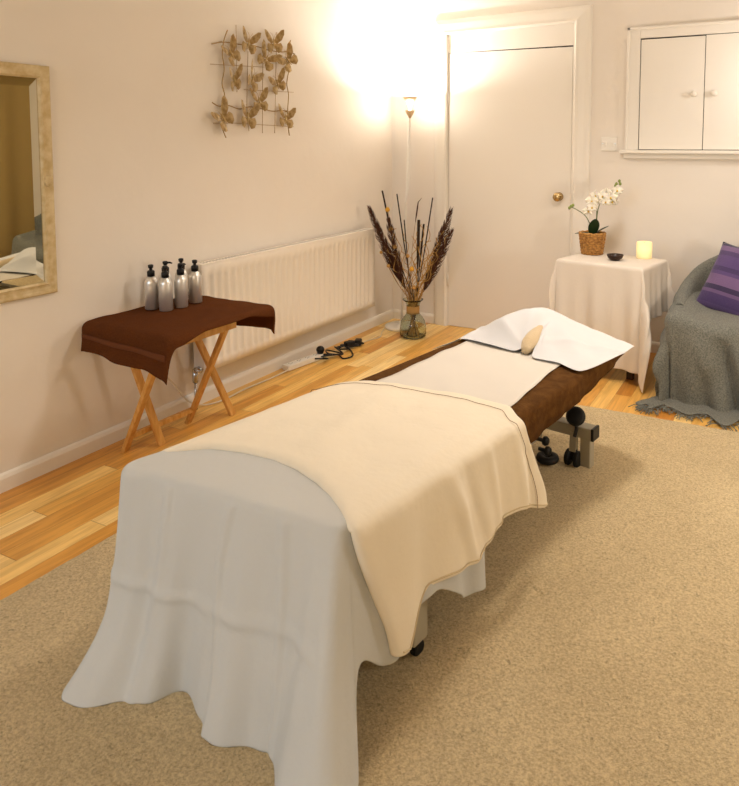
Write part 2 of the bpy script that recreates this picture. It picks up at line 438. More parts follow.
for x0, x1, kx, s in ((1.8165, 2.1925, 2.139, 0), (2.1965, 2.5755, 2.255, .004)):
    d = obj('door', P(cb, bx((x0, -.018, 1.304), (x1, -.003, 1.990+s))), M_gloss, cb, bevel=.002)
    Mk = Matrix.Translation(Vector((kx, -.018, 1.642))-Vector(cb.location)) @ Matrix.Rotation(PI/2, 4, 'X')
    obj('knob', lt([(0, 0), (.011, 0), (.009, .008), (.010, .014), (.017, .02), (.019, .027), (.016, .034), (.008, .038), (0, .039)], 24, Mk), M_gloss, d, smooth=True)

# double switch plate
sw = thing('light_switch', 'white double switch plate on the wall between door and cupboard', 'light switch', (1.626, 0, 1.338))
obj('plate', bx((-.052, -.010, -.045), (.052, 0, .045)), M_plastic, sw, bevel=.004)
for x in (-.024, .024):
    obj('rocker', bx((x-.010, -.015, -.014), (x+.010, -.008, .014), Matrix.Rotation(.07, 4, 'X')), M_plastic, sw, bevel=.002)
for x in (-.041, .041):
    Mk = Matrix.Translation((x, -.0098, 0)) @ Matrix.Rotation(PI/2, 4, 'X')
    obj('screw', lt([(.0034, 0), (.0034, .0012), (0, .0014)], 12, Mk), M_chrome, sw)

# ------------------------------------------------------------------ radiator on the left wall
rad = thing('radiator', 'long white ribbed panel radiator on the left wall', 'radiator', (0, -1.24, 0))
ry0, ry1, rz0, rz1 = -.822, .815, .194, .742
def ribbed(xf, sgn):
    """pressed panel: flat border, vertical flutes between"""
    bm = bmesh.new(); N = 30; cols = [(ry0, 0), (ry0+.03, 0)]
    pitch = (ry1-ry0-.07)/N
    for k in range(N):
        a = ry0+.035+k*pitch
        cols += [(a+.08*pitch, 0), (a+.2*pitch, 1), (a+.62*pitch, 1), (a+.76*pitch, 0)]
    cols += [(ry1-.03, 0), (ry1, 0)]
    zs = [(rz0, 0), (rz0+.045, 0), (rz0+.06, 1), (rz1-.065, 1), (rz1-.05, 0), (rz1-.01, 0), (rz1, -.4)]
    rows = [[(xf-sgn*.010*r*h if r > 0 and h > 0 else xf+(.006*h if h < 0 else 0), y, z) for y, r in cols] for z, h in zs]
    return grid(rows)
obj('front_panel', ribbed(.1, 1), M_rad, rad, solid=.004, offset=-1, smooth=True)
obj('rear_panel', bx((.03, ry0, rz0), (.042, ry1, rz1)), M_rad, rad, bevel=.003)
bm = bmesh.new(); box(bm, (.034, ry0-.003, rz1-.004), (.101, ry1+.003, rz1+.003)); obj('top_grille', bm, M_rad, rad, bevel=.002)
bm = bmesh.new()
for k in range(70):
    y = ry0+.03+k*.0226
    box(bm, (.05, y, rz1+.0028), (.082, y+.007, rz1+.0032))
obj('grille_slots', bm, M_dark, rad)
for y in (ry0-.003, ry1):
    obj('side_panel', bx((.03, y, rz0+.012), (.1, y+.003, rz1-.002)), M_rad, rad, bevel=.001)
bm = bmesh.new()
for k in range(54):
    y = ry0+.04+k*.029
    box(bm, (.05, y, rz0+.05), (.082, y+.006, rz1-.05))
obj('convector_fins', bm, M_rad, rad)
vv = obj('valve', tb([(.065, ry0-.03, .215), (.065, ry0-.03, .15)], .014, 12), M_chrome, rad, smooth=True); vv['label'] = 'chrome radiator valve'
bm = bmesh.new(); tube(bm, [(.065, ry0-.03, .15), (.065, ry0-.03, .01)], .0075, 10); tube(bm, [(.065, ry0+.01, .215), (.065, ry0-.03, .215)], .009, 10)
obj('pipe', bm, M_chrome, rad, smooth=True)
obj('valve_cap', tb([(.065, ry0-.03, .215), (.105, ry0-.03, .215)], .012, 14), M_chrome, rad, smooth=True)
for y in (-.6, .6): obj('bracket', bx((.001, y-.02, .3), (.03, y+.02, .62)), M_rad, rad)

# ------------------------------------------------------------------ mirror on the left wall
mi = thing('wall_mirror', 'tall mirror in a distressed cream frame on the left wall', 'mirror', (0, -3.106, 1.193))
def mframe():
    """stepped, slightly curved moulding round a rectangle, profile measured inwards from the outer edge"""
    prof = [(0, 0), (0, .010), (.005, .014), (.012, .013), (.018, .011), (.030, .010), (.038, .012), (.043, .015), (.048, .012), (.051, .008), (.051, .003)]
    hy, hz = .331, .458; bm = bmesh.new(); R = []
    for sy, sz in ((-1, -1), (1, -1), (1, 1), (-1, 1)):
        R.append([bm.verts.new((d, sy*(hy-i), sz*(hz-i))) for i, d in prof])
    for a in range(4):
        A = R[a]; B = R[(a+1) % 4]
        for i in range(len(prof)-1): bm.faces.new((A[i], A[i+1], B[i+1], B[i]))
    return bm
obj('frame', mframe(), M_frame_gold, mi)
def mglass():
    hy, hz, w = .282, .409, .036; bm = bmesh.new()
    o = [bm.verts.new((.0045, a*hy, b*hz)) for a, b in ((-1,-1),(1,-1),(1,1),(-1,1))]
    i = [bm.verts.new((.0062, a*(hy-w), b*(hz-w))) for a, b in ((-1,-1),(1,-1),(1,1),(-1,1))]
    bm.faces.new(i)
    for k in range(4): bm.faces.new((o[k], o[(k+1) % 4], i[(k+1) % 4], i[k]))
    return bm
obj('glass', mglass(), M_mirror, mi)
mi.rotation_euler = (0, .010, 0); mi.location.x = .008
bm = bmesh.new()
for k in range(7):
    a = 2*PI*k/6
    c = (.014, .306+(.010*math.cos(a) if k < 6 else 0), .0+(.014*math.sin(a) if k < 6 else 0))
    ball(bm, c, .008 if k < 6 else .011, (.6, 1, 1.2), 10, 8)
obj('ornament', bm, M_frame_gold, mi, smooth=True)

# ------------------------------------------------------------------ butterfly wall art
art = thing('butterfly_wall_art', 'gold wire lattice wall ornament carrying a dozen butterflies', 'wall art', (0, -1.53, 1.66))
WIRES = [
 [(-1.873,1.85),(-1.789,1.87),(-1.69,1.873),(-1.587,1.874),(-1.515,1.878),(-1.428,1.87),(-1.311,1.873),(-1.257,1.883),(-1.188,1.874)],
 [(-1.887,1.747),(-1.469,1.771)], [(-1.641,1.634),(-1.208,1.647)],
 [(-1.879,1.553),(-1.832,1.536),(-1.757,1.542),(-1.679,1.528),(-1.597,1.543),(-1.5,1.537),(-1.4,1.527),(-1.32,1.534),(-1.218,1.532)],
 [(-1.877,1.447),(-1.704,1.451),(-1.552,1.448),(-1.213,1.442)],
 [(-1.76,1.936),(-1.789,1.876),(-1.802,1.806),(-1.791,1.732),(-1.809,1.655),(-1.793,1.595),(-1.811,1.533),(-1.797,1.473),(-1.815,1.427),(-1.79,1.373)],
 [(-1.695,1.972),(-1.695,1.818),(-1.699,1.616)], [(-1.605,1.844),(-1.623,1.542),(-1.611,1.41)],
 [(-1.479,1.907),(-1.491,1.654),(-1.5,1.4)], [(-1.358,1.98),(-1.374,1.729),(-1.393,1.401)],
 [(-1.234,1.95),(-1.26,1.866),(-1.254,1.781),(-1.275,1.694),(-1.261,1.627),(-1.273,1.523),(-1.269,1.446),(-1.259,1.389)]]
bm = bmesh.new()
for k, w in enumerate(WIRES):
    thick = len(w) > 4
    pts = [(.018+(.004 if k > 4 else 0), y+1.53, z-1.66) for y, z in w]
    pts = spline(pts, 6)
    tube(bm, pts, .0030 if thick else .0016, 6)
for y, z in ((-1.8, 1.87), (-1.265, 1.88), (-1.8, 1.54), (-1.27, 1.53)): tube(bm, [(0, y+1.53, z-1.66), (.02, y+1.53, z-1.66)], .003, 6)
obj('wire_lattice', bm, M_wire, art, smooth=True)
BUT = [(-1.742,1.809,.6),(-1.61,1.883,-.15),(-1.395,1.909,.1),(-1.467,1.811,-.6),(-1.265,1.827,.9),(-1.728,1.676,.25),(-1.586,1.691,-.5),(-1.369,1.683,.5),(-1.53,1.57,.1),(-1.813,1.472,.7),(-1.628,1.482,-.1),(-1.302,1.483,-.15)]
def butterfly(s):
    bm = bmesh.new()
    fw = [(0, .01), (.02, .045), (.05, .075), (.068, .078), (.066, .05), (.05, .02), (.018, -.002)]
    hw = [(.0, .0), (.02, .0), (.046, .004), (.055, -.018), (.044, -.045), (.024, -.052), (.008, -.03)]
    for sg in (-1, 1):
        for out, lift in ((fw, .55), (hw, .35)):
            vs = [bm.verts.new((.004+abs(x)*lift*.55*s, sg*x*s*1.0, z*s)) for x, z in out]
            c = bm.verts.new((.006+.016*lift*s+.004, sg*.032*s, sum(z for x, z in out)/len(out)*s))
            for i in range(len(vs)): bm.faces.new((vs[i], vs[(i+1) % len(vs)], c))
    r = bmesh.ops.solidify(bm, geom=bm.faces[:], thickness=.0012)
    tube(bm, [(.006, 0, -.03*s), (.008, 0, 0), (.008, 0, .028*s)], [.002, .005*s, .003], 6)
    for sg in (-1, 1): tube(bm, spline([(.008, 0, .028*s), (.014, sg*.008*s, .045*s), (.012, sg*.02*s, .062*s)], 4), .0009, 5)
    return bm
for y, z, a in BUT:
    s = random.uniform(1.0, 1.22)
    o = obj('butterfly', butterfly(s), M_wing, art)
    o.location = (.024, y+1.53, z-1.66); o.rotation_euler = (a, random.uniform(-.2, .2), random.uniform(-.25, .25))

# ------------------------------------------------------------------ rug
def rug():
    bm = bmesh.new(); xa, xb, ya, yb = .645, 3.75, -6.2, -1.135
    nx, ny = 190, 260; rows = []
    for j in range(ny+1):
        y = ya+(yb-ya)*j/ny; r = []
        for i in range(nx+1):
            x = xa+(xb-xa)*i/nx
            e = min(x-xa, xb-x, y-ya, yb-y)
            z = .002+.011*sstep(0, .02, e)+.0035*ns(x*38, y*38)+.002*ns(x*9, y*9, 3)
            if e <= 1e-6: z = 0.0005
            r.append((x+(.004*ns(y*30, 2) if i in (0, nx) else 0), y+(.004*ns(x*30, 5) if j in (0, ny) else 0), z))
        rows.append(r)
    return grid(rows)
tag(obj('rug', rug(), M_rug, smooth=True), 'large beige shag rug on the wooden floor under the massage table', 'rug')
RZ = .013

# ------------------------------------------------------------------ massage table (own frame: x across to the right, y along towards the head)
TH = math.radians(9.5)
TM = Matrix.Translation((1.505, -3.33, 0)) @ rotz(-TH)
table = thing('massage_table', 'long massage table in brown velour with cream steel frame in the middle of the rug', 'massage table', (1.505, -3.33, 0), -TH)
def cushion_table():
    """velour-covered top, tapering thinner towards the head"""
    rows = []
    skew = lambda w, s: s+(.13*(w+.31)/.62)*sstep(.3, -.08, s)
    for j in range(41):
        s = -.08+1.82*j/40
        zb = .378+.03*sstep(.9, 1.3, s)+.07*sstep(1.3, 1.74, s); zt = .498-.006*sstep(1.2, 1.7, s)
        w = .308
        wob = .004*math.sin(s*17)+.003*math.sin(s*41+1)
        ring = []
        for a, b in ((-1, .0), (-1, .35), (-1, .75), (-.985, .95), (-.94, 1), (-.5, 1), (0, 1), (.5, 1), (.94, 1), (.985, .95), (1, .75), (1, .35), (1, 0), (.8, .0), (0, 0), (-.8, 0)):
            ring.append((a*(w+wob*(1-b)*2)-(.016 if a < -.9 else 0), skew(a*w, s), zb+(zt-zb)*b+(wob if b < .2 else 0)))
        rows.append(ring)
    bm = grid(rows, closed=True)
    bm.verts.ensure_lookup_table(); n = 16
    bm.faces.new([bm.verts[i] for i in range(n)]); bm.faces.new([bm.verts[40*n+i] for i in range(n)])
    return bm
obj('padded_top', cushion_table(), M_velour, table, smooth=True)
for w in (-.2, .2):
    bm = bmesh.new(); bar(bm, (w, .1, .345), (w, 1.6, .375), .04, .05); obj('top_rail', bm, M_beige_steel, table, bevel=.004)
for w in (-.10, .10):
    bm = bmesh.new(); bar(bm, (w, .30, .12), (w, 1.05, .345), .035, .04); obj('lifting_arm', bm, M_beige_steel, table, bevel=.004)
for w in (-.12, -.02):
    bm = bmesh.new(); bar(bm, (w, .27, .09), (w, 1.58, .10), .04, .04); obj('base_rail', bm, M_beige_steel, table, bevel=.004)
bm = bmesh.new(); bar(bm, (-.24, 1.58, .158), (.235, 1.58, .158), .06, .048); o = obj('head_beam', bm, M_beige_steel, table, bevel=.004)
for w in (-.243, .238): obj('end_cap', bx((w-.006, 1.548, .132), (w+.006, 1.612, .184)), M_black, o, bevel=.003)
for w in (-.205, .205):
    bm = bmesh.new(); bar(bm, (w, 1.58, .006), (w, 1.58, .15), .045, .045, (0, 1, 0)); obj('leg', bm, M_beige_steel, table, bevel=.004)
for w in (-.30, .29):
    bm = bmesh.new(); bar(bm, (w, .30, .055), (w, .30, .225), .045, .06, (0, 1, 0)); obj('leg', bm, M_beige_steel, table, bevel=.005)
bm = bmesh.new(); bar(bm, (-.30, .30, .24), (.29, .30, .24), .06, .05); obj('foot_beam', bm, M_black, table, bevel=.004)
def caster(w, s, r, tw=.02):
    bm = bmesh.new()
    for d in (-tw, tw):
        Mk = Matrix.Translation((w+d, s, r+.006)) @ Matrix.Rotation(PI/2, 4, 'Y')
        lathe(bm, [(0, -.011), (r*.8, -.011), (r, -.007), (r, .007), (r*.8, .011), (0, .011)], 20, Mk)
    bar(bm, (w, s, r), (w, s, 2*r+.012), .016, .03)
    obj('caster', bm, M_rubber, table, smooth=False, bevel=.002)
caster(.155, 1.555, .034); caster(-.135, 1.555, .034); caster(.275, .31, .022, .016); caster(-.275, .31, .022, .016); caster(.20, .27, .022, .016)
bm = bmesh.new(); bar(bm, (.155, 1.555, .07), (.155, 1.56, .15), .028, .022, (0, 1, 0)); obj('caster_post', bm, M_beige_steel, table)
# foot pads and pump wheel at the head end
for (w, s, z, r, rx, ry) in ((.165, 1.55, .222, .040, .9, .25),):
    Mk = Matrix.Translation((w, s, z)) @ Matrix.Rotation(ry, 4, 'Y') @ Matrix.Rotation(rx, 4, 'X')
    obj('lever_pad', lt([(0, -.012), (r*.75, -.012), (r, -.004), (r, .006), (r*.7, .014), (0, .016)], 24, Mk), M_rubber, table, smooth=True)
    obj('lever', tb([(w, s, z-.01), (w+.01, s-.01, .175), (w+.008, s-.026, .145)], .008, 8), M_black, table)
Mk = Matrix.Translation((.065, 1.50, .035))
obj('pump_wheel', lt([(.012, -.012), (.030, -.014), (.044, -.010), (.048, 0), (.044, .012), (.030, .014), (.012, .008), (.012, -.012)], 28, Mk), M_rubber, table, smooth=True)
for w, z in ((.065, .125), (.075, .085)):
    Mk = Matrix.Translation((w, 1.46, z)) @ Matrix.Rotation(PI/2, 4, 'Y')
    obj('adjusting_knob', lt([(0, -.03), (.008, -.03), (.008, 0), (.018, .002), (.02, .012), (.014, .022), (0, .024)], 18, Mk), M_black, table, smooth=True)

# ---- paper strip on the top
def sheet_paper():
    rows = []
    for j in range(31):
        s = .62+.86*j/30; r = []
        wl = -.240-.022*sstep(.75, 1.3, s); wr = .262-.066*sstep(.75, 1.38, s)
        for i in range(25):
            w = wl+(wr-wl)*i/24
            z = .5015+.0028*ns(w*9, s*9, 2)+.002*math.sin(s*30+3*math.sin(w*7))
            r.append((w, s, max(z, .5)+.001))
        rows.append(r)
    return grid(rows)
pp = obj('couch_paper', sheet_paper(), M_paper, smooth=True, solid=.0015, offset=1); pp.matrix_world = TM
tag(pp, 'strip of white couch paper along the bare middle of the massage table', 'paper sheet')

# ---- white sheet hanging over the foot end
SH = [  # edge (w, s) -> hem (w, s, z)
 (.31,.57,.342,.555,.085), (.31,.52,.345,.51,.095), (.31,.46,.345,.46,.10), (.31,.38,.37,.38,.17), (.31,.30,.355,.30,.215), (.31,.23,.35,.23,.20), (.31,.17,.36,.165,.14), (.31,.10,.36,.09,.145), (.31,.045,.352,.01,.19),
 (.308,.015,.44,-.085,.016), (.300,.004,.475,-.19,.014), (.280,-.003,.40,-.235,.012),
 (.25,-.008,.285,-.17,.012), (.21,-.014,.225,-.115,.012), (.15,-.025,.19,-.14,.012), (.09,-.036,.13,-.175,.012), (.05,-.043,.07,-.185,.012), (0,-.052,.03,-.165,.012), (-.05,-.061,-.035,-.135,.012),
 (-.10,-.071,-.09,-.15,.012), (-.17,-.083,-.12,-.205,.012), (-.235,-.095,-.185,-.255,.012), (-.285,-.118,-.265,-.33,.012), (-.318,-.128,-.315,-.315,.012), (-.342,-.10,-.385,-.17,.013), (-.335,-.03,-.37,-.03,.06), (-.315,.1,-.355,.1,.12), (-.315,.3,-.35,.3,.13), (-.315,.5,-.35,.5,.12)]
def drape_sheet():
    C = spline(SH, 7); rows = []; nD = 34; arc = 0; prev = None
    for c in C:
        we, se, wh, sh, zh = c
        if prev: arc += math.hypot(wh-prev[0], sh-prev[1])
        prev = (wh, sh)
        col = []
        # top: from the middle line outwards
        ws, ss = (0, max(se, .14)) if abs(we) > .29 and se > .03 else (we*.75, .16)
        for k in range(7):
            t = k/6
            w = ws+(we-ws)*t; s = ss+(se-ss)*t
            col.append((w*.97, s+(0 if se > .1 else .018*(t)), .508+.002*ns(w*12, s*12)))
        top = .508; ztop = top-.022
        ox, oy = wh-we, sh-se; L = math.hypot(ox, oy)+1e-6; nx, ny = ox/L, oy/L
        for k in range(1, 4):
            a = k/4*PI/2
            col.append((we-nx*.008+nx*.022*math.sin(a), se-ny*.008+ny*.022*math.sin(a), ztop+.022*math.cos(a)))
        H = ztop-zh
        for k in range(nD+1):
            d = k/nD
            cl = sstep(-.12, -.27, we)*sstep(.02, -.06, se)
            f = .014/L+(1-.014/L)*((.72-.40*cl)*d+(.28+.40*cl)*d**(2.6+2.4*cl))
            fold = (.010*math.sin(arc*46+.8)+.007*math.sin(arc*23+2))*d*(1-.3*d)
            cr = (0 if we > .28 or abs(se) > .16 else 1)*(.010*math.exp(-((d-.50-.03*math.sin(arc*5))/.016)**2)+.008*math.exp(-((we-.02+.02*math.sin(d*5))/.012)**2)+.009*math.exp(-((we+.18+.03*d)/.01)**2)+.008*math.exp(-((we-.17-.04*d)/.014)**2))        # ironed crease
            w = we+ox*f+nx*(fold+cr)+.004*ns(d*5, arc*6)*d
            s = se+oy*f+ny*(fold+cr)+.004*ns(d*5, arc*6, 4)*d
            col.append((w, s, max(ztop-H*d, zh)))
        rows.append(col)
    return grid(rows)
sh = obj('bed_sheet', drape_sheet(), M_sheet, smooth=True, solid=.003, offset=1, subsurf=1); sh.matrix_world = TM
tag(sh, 'white cotton sheet hanging to the rug over the foot of the massage table', 'bed sheet')

# ---- cream blanket laid across the table
def blanket_rows():
    nu, nv = 60, 86; rows = []
    def near(c):
        if c > .31: return .035+.095*sstep(0, .33, c-.31)
        return lerp_tab([(-.65, -.02), (-.31, -.01), (-.23, .085), (-.14, .125), (-.05, .145), (.05, .142), (.13, .125), (.2, .098), (.26, .068), (.31, .035)], c)
    def far(c):
        if c > .31: return .77+.115*sstep(0, .30, c-.31)
        return lerp_tab([(-.65, .55), (-.31, .60), (-.23, .70), (-.12, .745), (-.01, .775), (.1, .79), (.2, .80), (.27, .80), (.31, .77)], c)
    hem = [(.0, .17), (.12, .16), (.155, .150), (.20, .20), (.26, .240), (.34, .236), (.40, .225), (.47, .215), (.53, .222), (.61, .245), (.70, .250), (.76, .243), (.81, .21), (.87, .19), (.95, .19)]
    for j in range(nv+1):
        v = -1+2*j/nv; row = []
        for i in range(nu+1):
            u = i/nu
            if abs(v) < .5: c = v/.5*.31
            else: c = None
            if c is not None:
                s = near(c)+(far(c)-near(c))*u
                z = .522+.004*ns(c*6, s*6)+.006*math.exp(-((c+.06+.25*(s-.5))/.05)**2)*sstep(.1, .3, s)*sstep(.85, .6, s)+.0035*ns(c*17, s*11, 6)
                z -= .014*max(0, (abs(c)-.265)/.045)**2
                row.append((c*1.045, s, z))
            else:
                q = (abs(v)-.5)/.5; sgn = 1 if v > 0 else -1
                cc = .31+q*.33
                s = (near(cc)+(far(cc)-near(cc))*u) if sgn > 0 else (near(-.31)+.01*q+(far(-.31)-near(-.31))*u)
                hz = lerp_tab(hem, s) if sgn > 0 else .25+.02*math.sin(s*9)
                D = .508-hz; d = q*D
                r = .026
                fold = (.007*math.sin(s*34+1.2+d*3)+.007*math.sin(s*17+.3))*min(1, d/.22)
                fold += (.016*math.exp(-((s-.36-.35*d)/.022)**2)+.013*math.exp(-((s-.55-.25*d)/.018)**2)+.012*math.exp(-((s-.70-.18*d)/.016)**2)-.012*math.exp(-((s-.76-.18*d)/.018)**2)-.01*math.exp(-((s-.43-.35*d)/.02)**2))*min(1, d/.12)
                fold += .006*ns(s*8, d*8, 9)*min(1, d/.1)
                if d < r*PI/2:
                    a = d/r; w = .324-.0+r*math.sin(a); z = .508-r+r*math.cos(a)
                else:
                    w = .324+r+.06*(d-r*PI/2)*(.6+.9*sstep(.9, .1, s)); z = .508-r-(d-r*PI/2)*D/(D)
                    z = .508-d+(r*PI/2-r)*(1-sstep(r*PI/2, D, d))
                row.append((sgn*(w+max(fold, -.03)), s, z))
        rows.append(row)
    return rows
BR = blanket_rows()
def blanket_bm():
    rows = []
    for r in BR:   # near edge folded under with a soft roll
        p = Vector(r[0]); n = Vector(r[1])-p; n.normalize()
        side = abs(p.x) > .34
        inw = Vector((-1 if p.x > 0 else 1, 0, 0)) if side else Vector((0, 0, -1))
        roll = []
        for k in range(5):
            a = PI*k/5
            roll.append(tuple(p+n*(.02-.0-.017*math.sin(a)-.02+.014*0)+inw*(.013*(1+math.cos(a)))))
        first = tuple(p+n*.05+inw*.026)
        rows.append([first]+roll+r)
    return grid(rows)
bl = obj('blanket', blanket_bm(), M_blanket, smooth=True, solid=.005, offset=1, subsurf=1); bl.matrix_world = TM
tag(bl, 'cream folded blanket laid across the middle of the massage table over the white sheet', 'blanket')
def stitch(off, inset, dashed, r):
    bm = bmesh.new()
    idx = int(round(len(BR[0])-1-inset))
    pts = [Vector(row[idx])+Vector((.0075 if abs(row[idx][0]) > .335 and row[idx][0] > 0 else (-.0075 if row[idx][0] < -.335 else 0), 0, .0075 if abs(row[idx][0]) < .345 else .002)) for row in BR]
    pts = [Vector(p) for p in spline([tuple(p) for p in pts], 3)]
    if dashed:
        for i in range(0, len(pts)-3, 3):
            if ns(i*.37, 1) > -.28: tube(bm, pts[i:i+3], r*(1+.35*ns(i*.9, 3)), 5)
    else: tube(bm, pts, r, 5)
    return bm
st = obj('edge_stitching', stitch(0, 4, False, .0009), M_stitch, bl); st['label'] = 'brown stitching along the head-side edge'
bm = bmesh.new(); hp = [Vector(p)+Vector((.006, 0, .012)) for p in BR[-1]]; tube(bm, hp, .0022, 5)
obj('hem_stitching', bm, M_stitch2, bl)

# ---- face cover over the cradle at the head end
fc = thing('face_cushion', 'beige rolled face cushion peeping from under the white cover at the head end', 'cushion', (0, 0, 0))
fc.matrix_world = TM
bm = bmesh.new()
pts = spline([(.03, 1.36, .520), (.015, 1.44, .537), (-.005, 1.56, .552)], 6)
tube(bm, pts, [.016+.018*sstep(0, 5, i) for i in range(len(pts))], 16)
obj('roll', bm, M_beige_towel, fc, smooth=True)
def coverz(w, s):
    up = sstep(1.32, 1.60, s)*(1-.55*sstep(1.66, 1.84, s))
    z = .507+.112*math.exp(-((w+.06)/.155)**2)*up+.028*math.exp(-((w-.16)/.12)**2)*sstep(1.3, 1.55, s)
    z += .03*math.exp(-((w+.14)/.1)**2-((s-1.5)/.1)**2)
    g = abs(w-(.03-.15*(s-1.36)))
    z -= .05*math.exp(-(g/.018)**2)*sstep(1.62, 1.48, s)*up                              # cleft over the breathing gap
    z += .006*math.sin((w*1.0+s*.8)*38)*math.exp(-((s-1.52)/.12)**2)*.7
    return z
def cover():
    rows = []
    for j in range(61):
        w = -.445+.785*j/60; r = []
        sn = lerp_tab([(-.445, 1.375), (-.36, 1.385), (-.2, 1.37), (-.09, 1.352), (-.0, 1.345), (.035, 1.345), (.088, 1.325), (.2, 1.325), (.27, 1.285), (.30, 1.285), (.318, 1.38), (.34, 1.60)], w)
        gap = math.exp(-((w-.032)/.022)**2)
        sn += .13*gap*(1 if abs(w-.032) < .05 else 0)
        sf = 1.79-.02*math.cos(w*6)-.07*sstep(.2, .34, w)
        for i in range(45):
            t = i/44; s = sn+(sf-sn)*t
            z = coverz(w, s)
            over = max(0, abs(w)-.30)
            z -= over*.55*(1 if w < 0 else .35)+ (.02*sstep(.30, .34, w)*sstep(1.5, 1.3, s) if w > 0 else 0)
            if s > 1.735: z -= (s-1.735)*2.2
            z += .004*ns(w*9, s*9, 1)+.007*abs(ns(w*7+s*3, s*5-w*4, 8))
            z += .008*math.exp(-((s-1.40-.55*abs(w+.02))/.018)**2)*sstep(1.3, 1.45, s)
            r.append((w, s, z))
        rows.append(r)
    return grid(rows)
cv = obj('face_rest_cover', cover(), M_cover, smooth=True, solid=.002, offset=1, subsurf=1); cv.matrix_world = TM
tag(cv, 'bright white cloth draped over the raised face rest at the head of the massage table', 'cover')

# ------------------------------------------------------------------ cloth over a rectangular top
def cloth(hx, hy, z, ex, r=.012, flare=.25, fold=None, n=64, wrinkle=.0015, zmin=None, lean=.03, dropf=None):
    """cloth on a top of half sizes hx, hy; ex = (x-,x+,y-,y+) overhangs; corners hang in points"""
    x0, x1, y0, y1 = -hx-ex[0], hx+ex[1], -hy-ex[2], hy+ex[3]; rows = []
    for j in range(n+1):
        y = y0+(y1-y0)*j/n; row = []
        for i in range(n+1):
            x = x0+(x1-x0)*i/n
            px, py = x, y
            if dropf: px, py = dropf(x, y)
            cx = max(-hx, min(hx, px)); cy = max(-hy, min(hy, py))
            dx, dy = px-cx, py-cy; d = math.hypot(dx, dy)
            wz = wrinkle*ns(x*14, y*14, z)
            if d < 1e-6: row.append((px, py, z+wz)); continue
            nx, ny = dx/d, dy/d
            if d < r*PI/2:
                a = d/r; o = r*math.sin(a); zz = z-r+r*math.cos(a)
            else:
                dd = d-r*PI/2; o = r+lean*dd+flare*dd*(2*abs(nx*ny))**2; zz = z-r-dd
                if fold: o += fold(px, py, dd)
            if zmin is not None and zz < zmin: o += (zmin-zz)*.8; zz = zmin+.002*ns(px*30, py*30)
            row.append((cx+nx*o, cy+ny*o, zz+wz))
        rows.append(row)
    return grid(rows)

# ------------------------------------------------------------------ folding tray table with towel and bottles, by the left wall
tt = thing('folding_table', 'small folding table on crossed blond wood legs by the left wall', 'table', (.305, -2.42, 0))
def loc(o, p): return Vector(p)-Vector(o.location)
obj('table_top', bx((-.25, -.235, .560), (.205, .27, .578)), M_wood, tt, bevel=.004)
for a, b in (((.126, -2.57, 0), (.49, -2.66, .562)), ((.222, -2.452, 0), (.17, -2.60, .562)), ((.138, -2.218, 0), (.475, -2.28, .562)), ((.261, -2.043, 0), (.12, -2.21, .562))):
    bm = bmesh.new(); A = loc(tt, a); B = loc(tt, b); bar(bm, A-(B-A)*0, B, .032, .02, (1, 0, 0)); obj('leg', bm, M_wood, tt, bevel=.003)
bm = bmesh.new(); bar(bm, loc(tt, (.178, -2.583, .08)), loc(tt, (.186, -2.227, .08)), .022, .022); obj('stretcher', bm, M_wood, tt, bevel=.003)
for x in (.47, .13):
    bm = bmesh.new(); bar(bm, loc(tt, (x, -2.64, .53)), loc(tt, (x, -2.24, .53)), .022, .03); obj('top_rail', bm, M_wood, tt, bevel=.003)
tl = thing('towel', 'dark brown terry towel spread over the small folding table', 'towel', (.282, -2.366, 0))
def towel_drop(x, y):
    # the towel lies slightly askew: longer towards the camera-side corner
    if y < -.288:
        k = (x+.24)/.48
        y = -.288+(y+.288)*(.72+.25*max(0, min(1.1, k)))
    if x > .24: x = .24+(x-.24)*(.8+.7*sstep(.12, .31, abs(y)))
    return x, y
TW = cloth(.24, .288, .592, (.02, .05, .20, .15), r=.035, flare=.10, n=70, wrinkle=.004, lean=.04, dropf=towel_drop, fold=lambda x, y, d: .012*math.sin(x*24+y*9)*min(1, d/.1))
obj('terry', TW, M_towel, tl, smooth=True, solid=.009, offset=-1, subsurf=1)
def band():
    rows = []
    for j in range(5):
        row = []
        for i in range(41):
            x = -.245+.50*i/40; y0 = -.288-.095-.026*j/4
            px, py = towel_drop(x, y0)
            cx = max(-.24, min(.24, px)); cy = -.288; dx, dy = px-cx, py-cy; d = math.hypot(dx, dy); nx, ny = dx/d, dy/d
            r = .035; dd = d-r*PI/2
            o = r+.04*dd+.10*dd*(2*abs(nx*ny))**2+.012*math.sin(px*24+py*9)*min(1, dd/.1)+.004
            row.append((cx+nx*o, cy+ny*o, .592-r-dd))
        rows.append(row)
    return grid(rows)
o = obj('woven_band', band(), M_towel_band, tl, smooth=True, solid=.001, offset=1); o['label'] = 'flat woven band across the towel end'

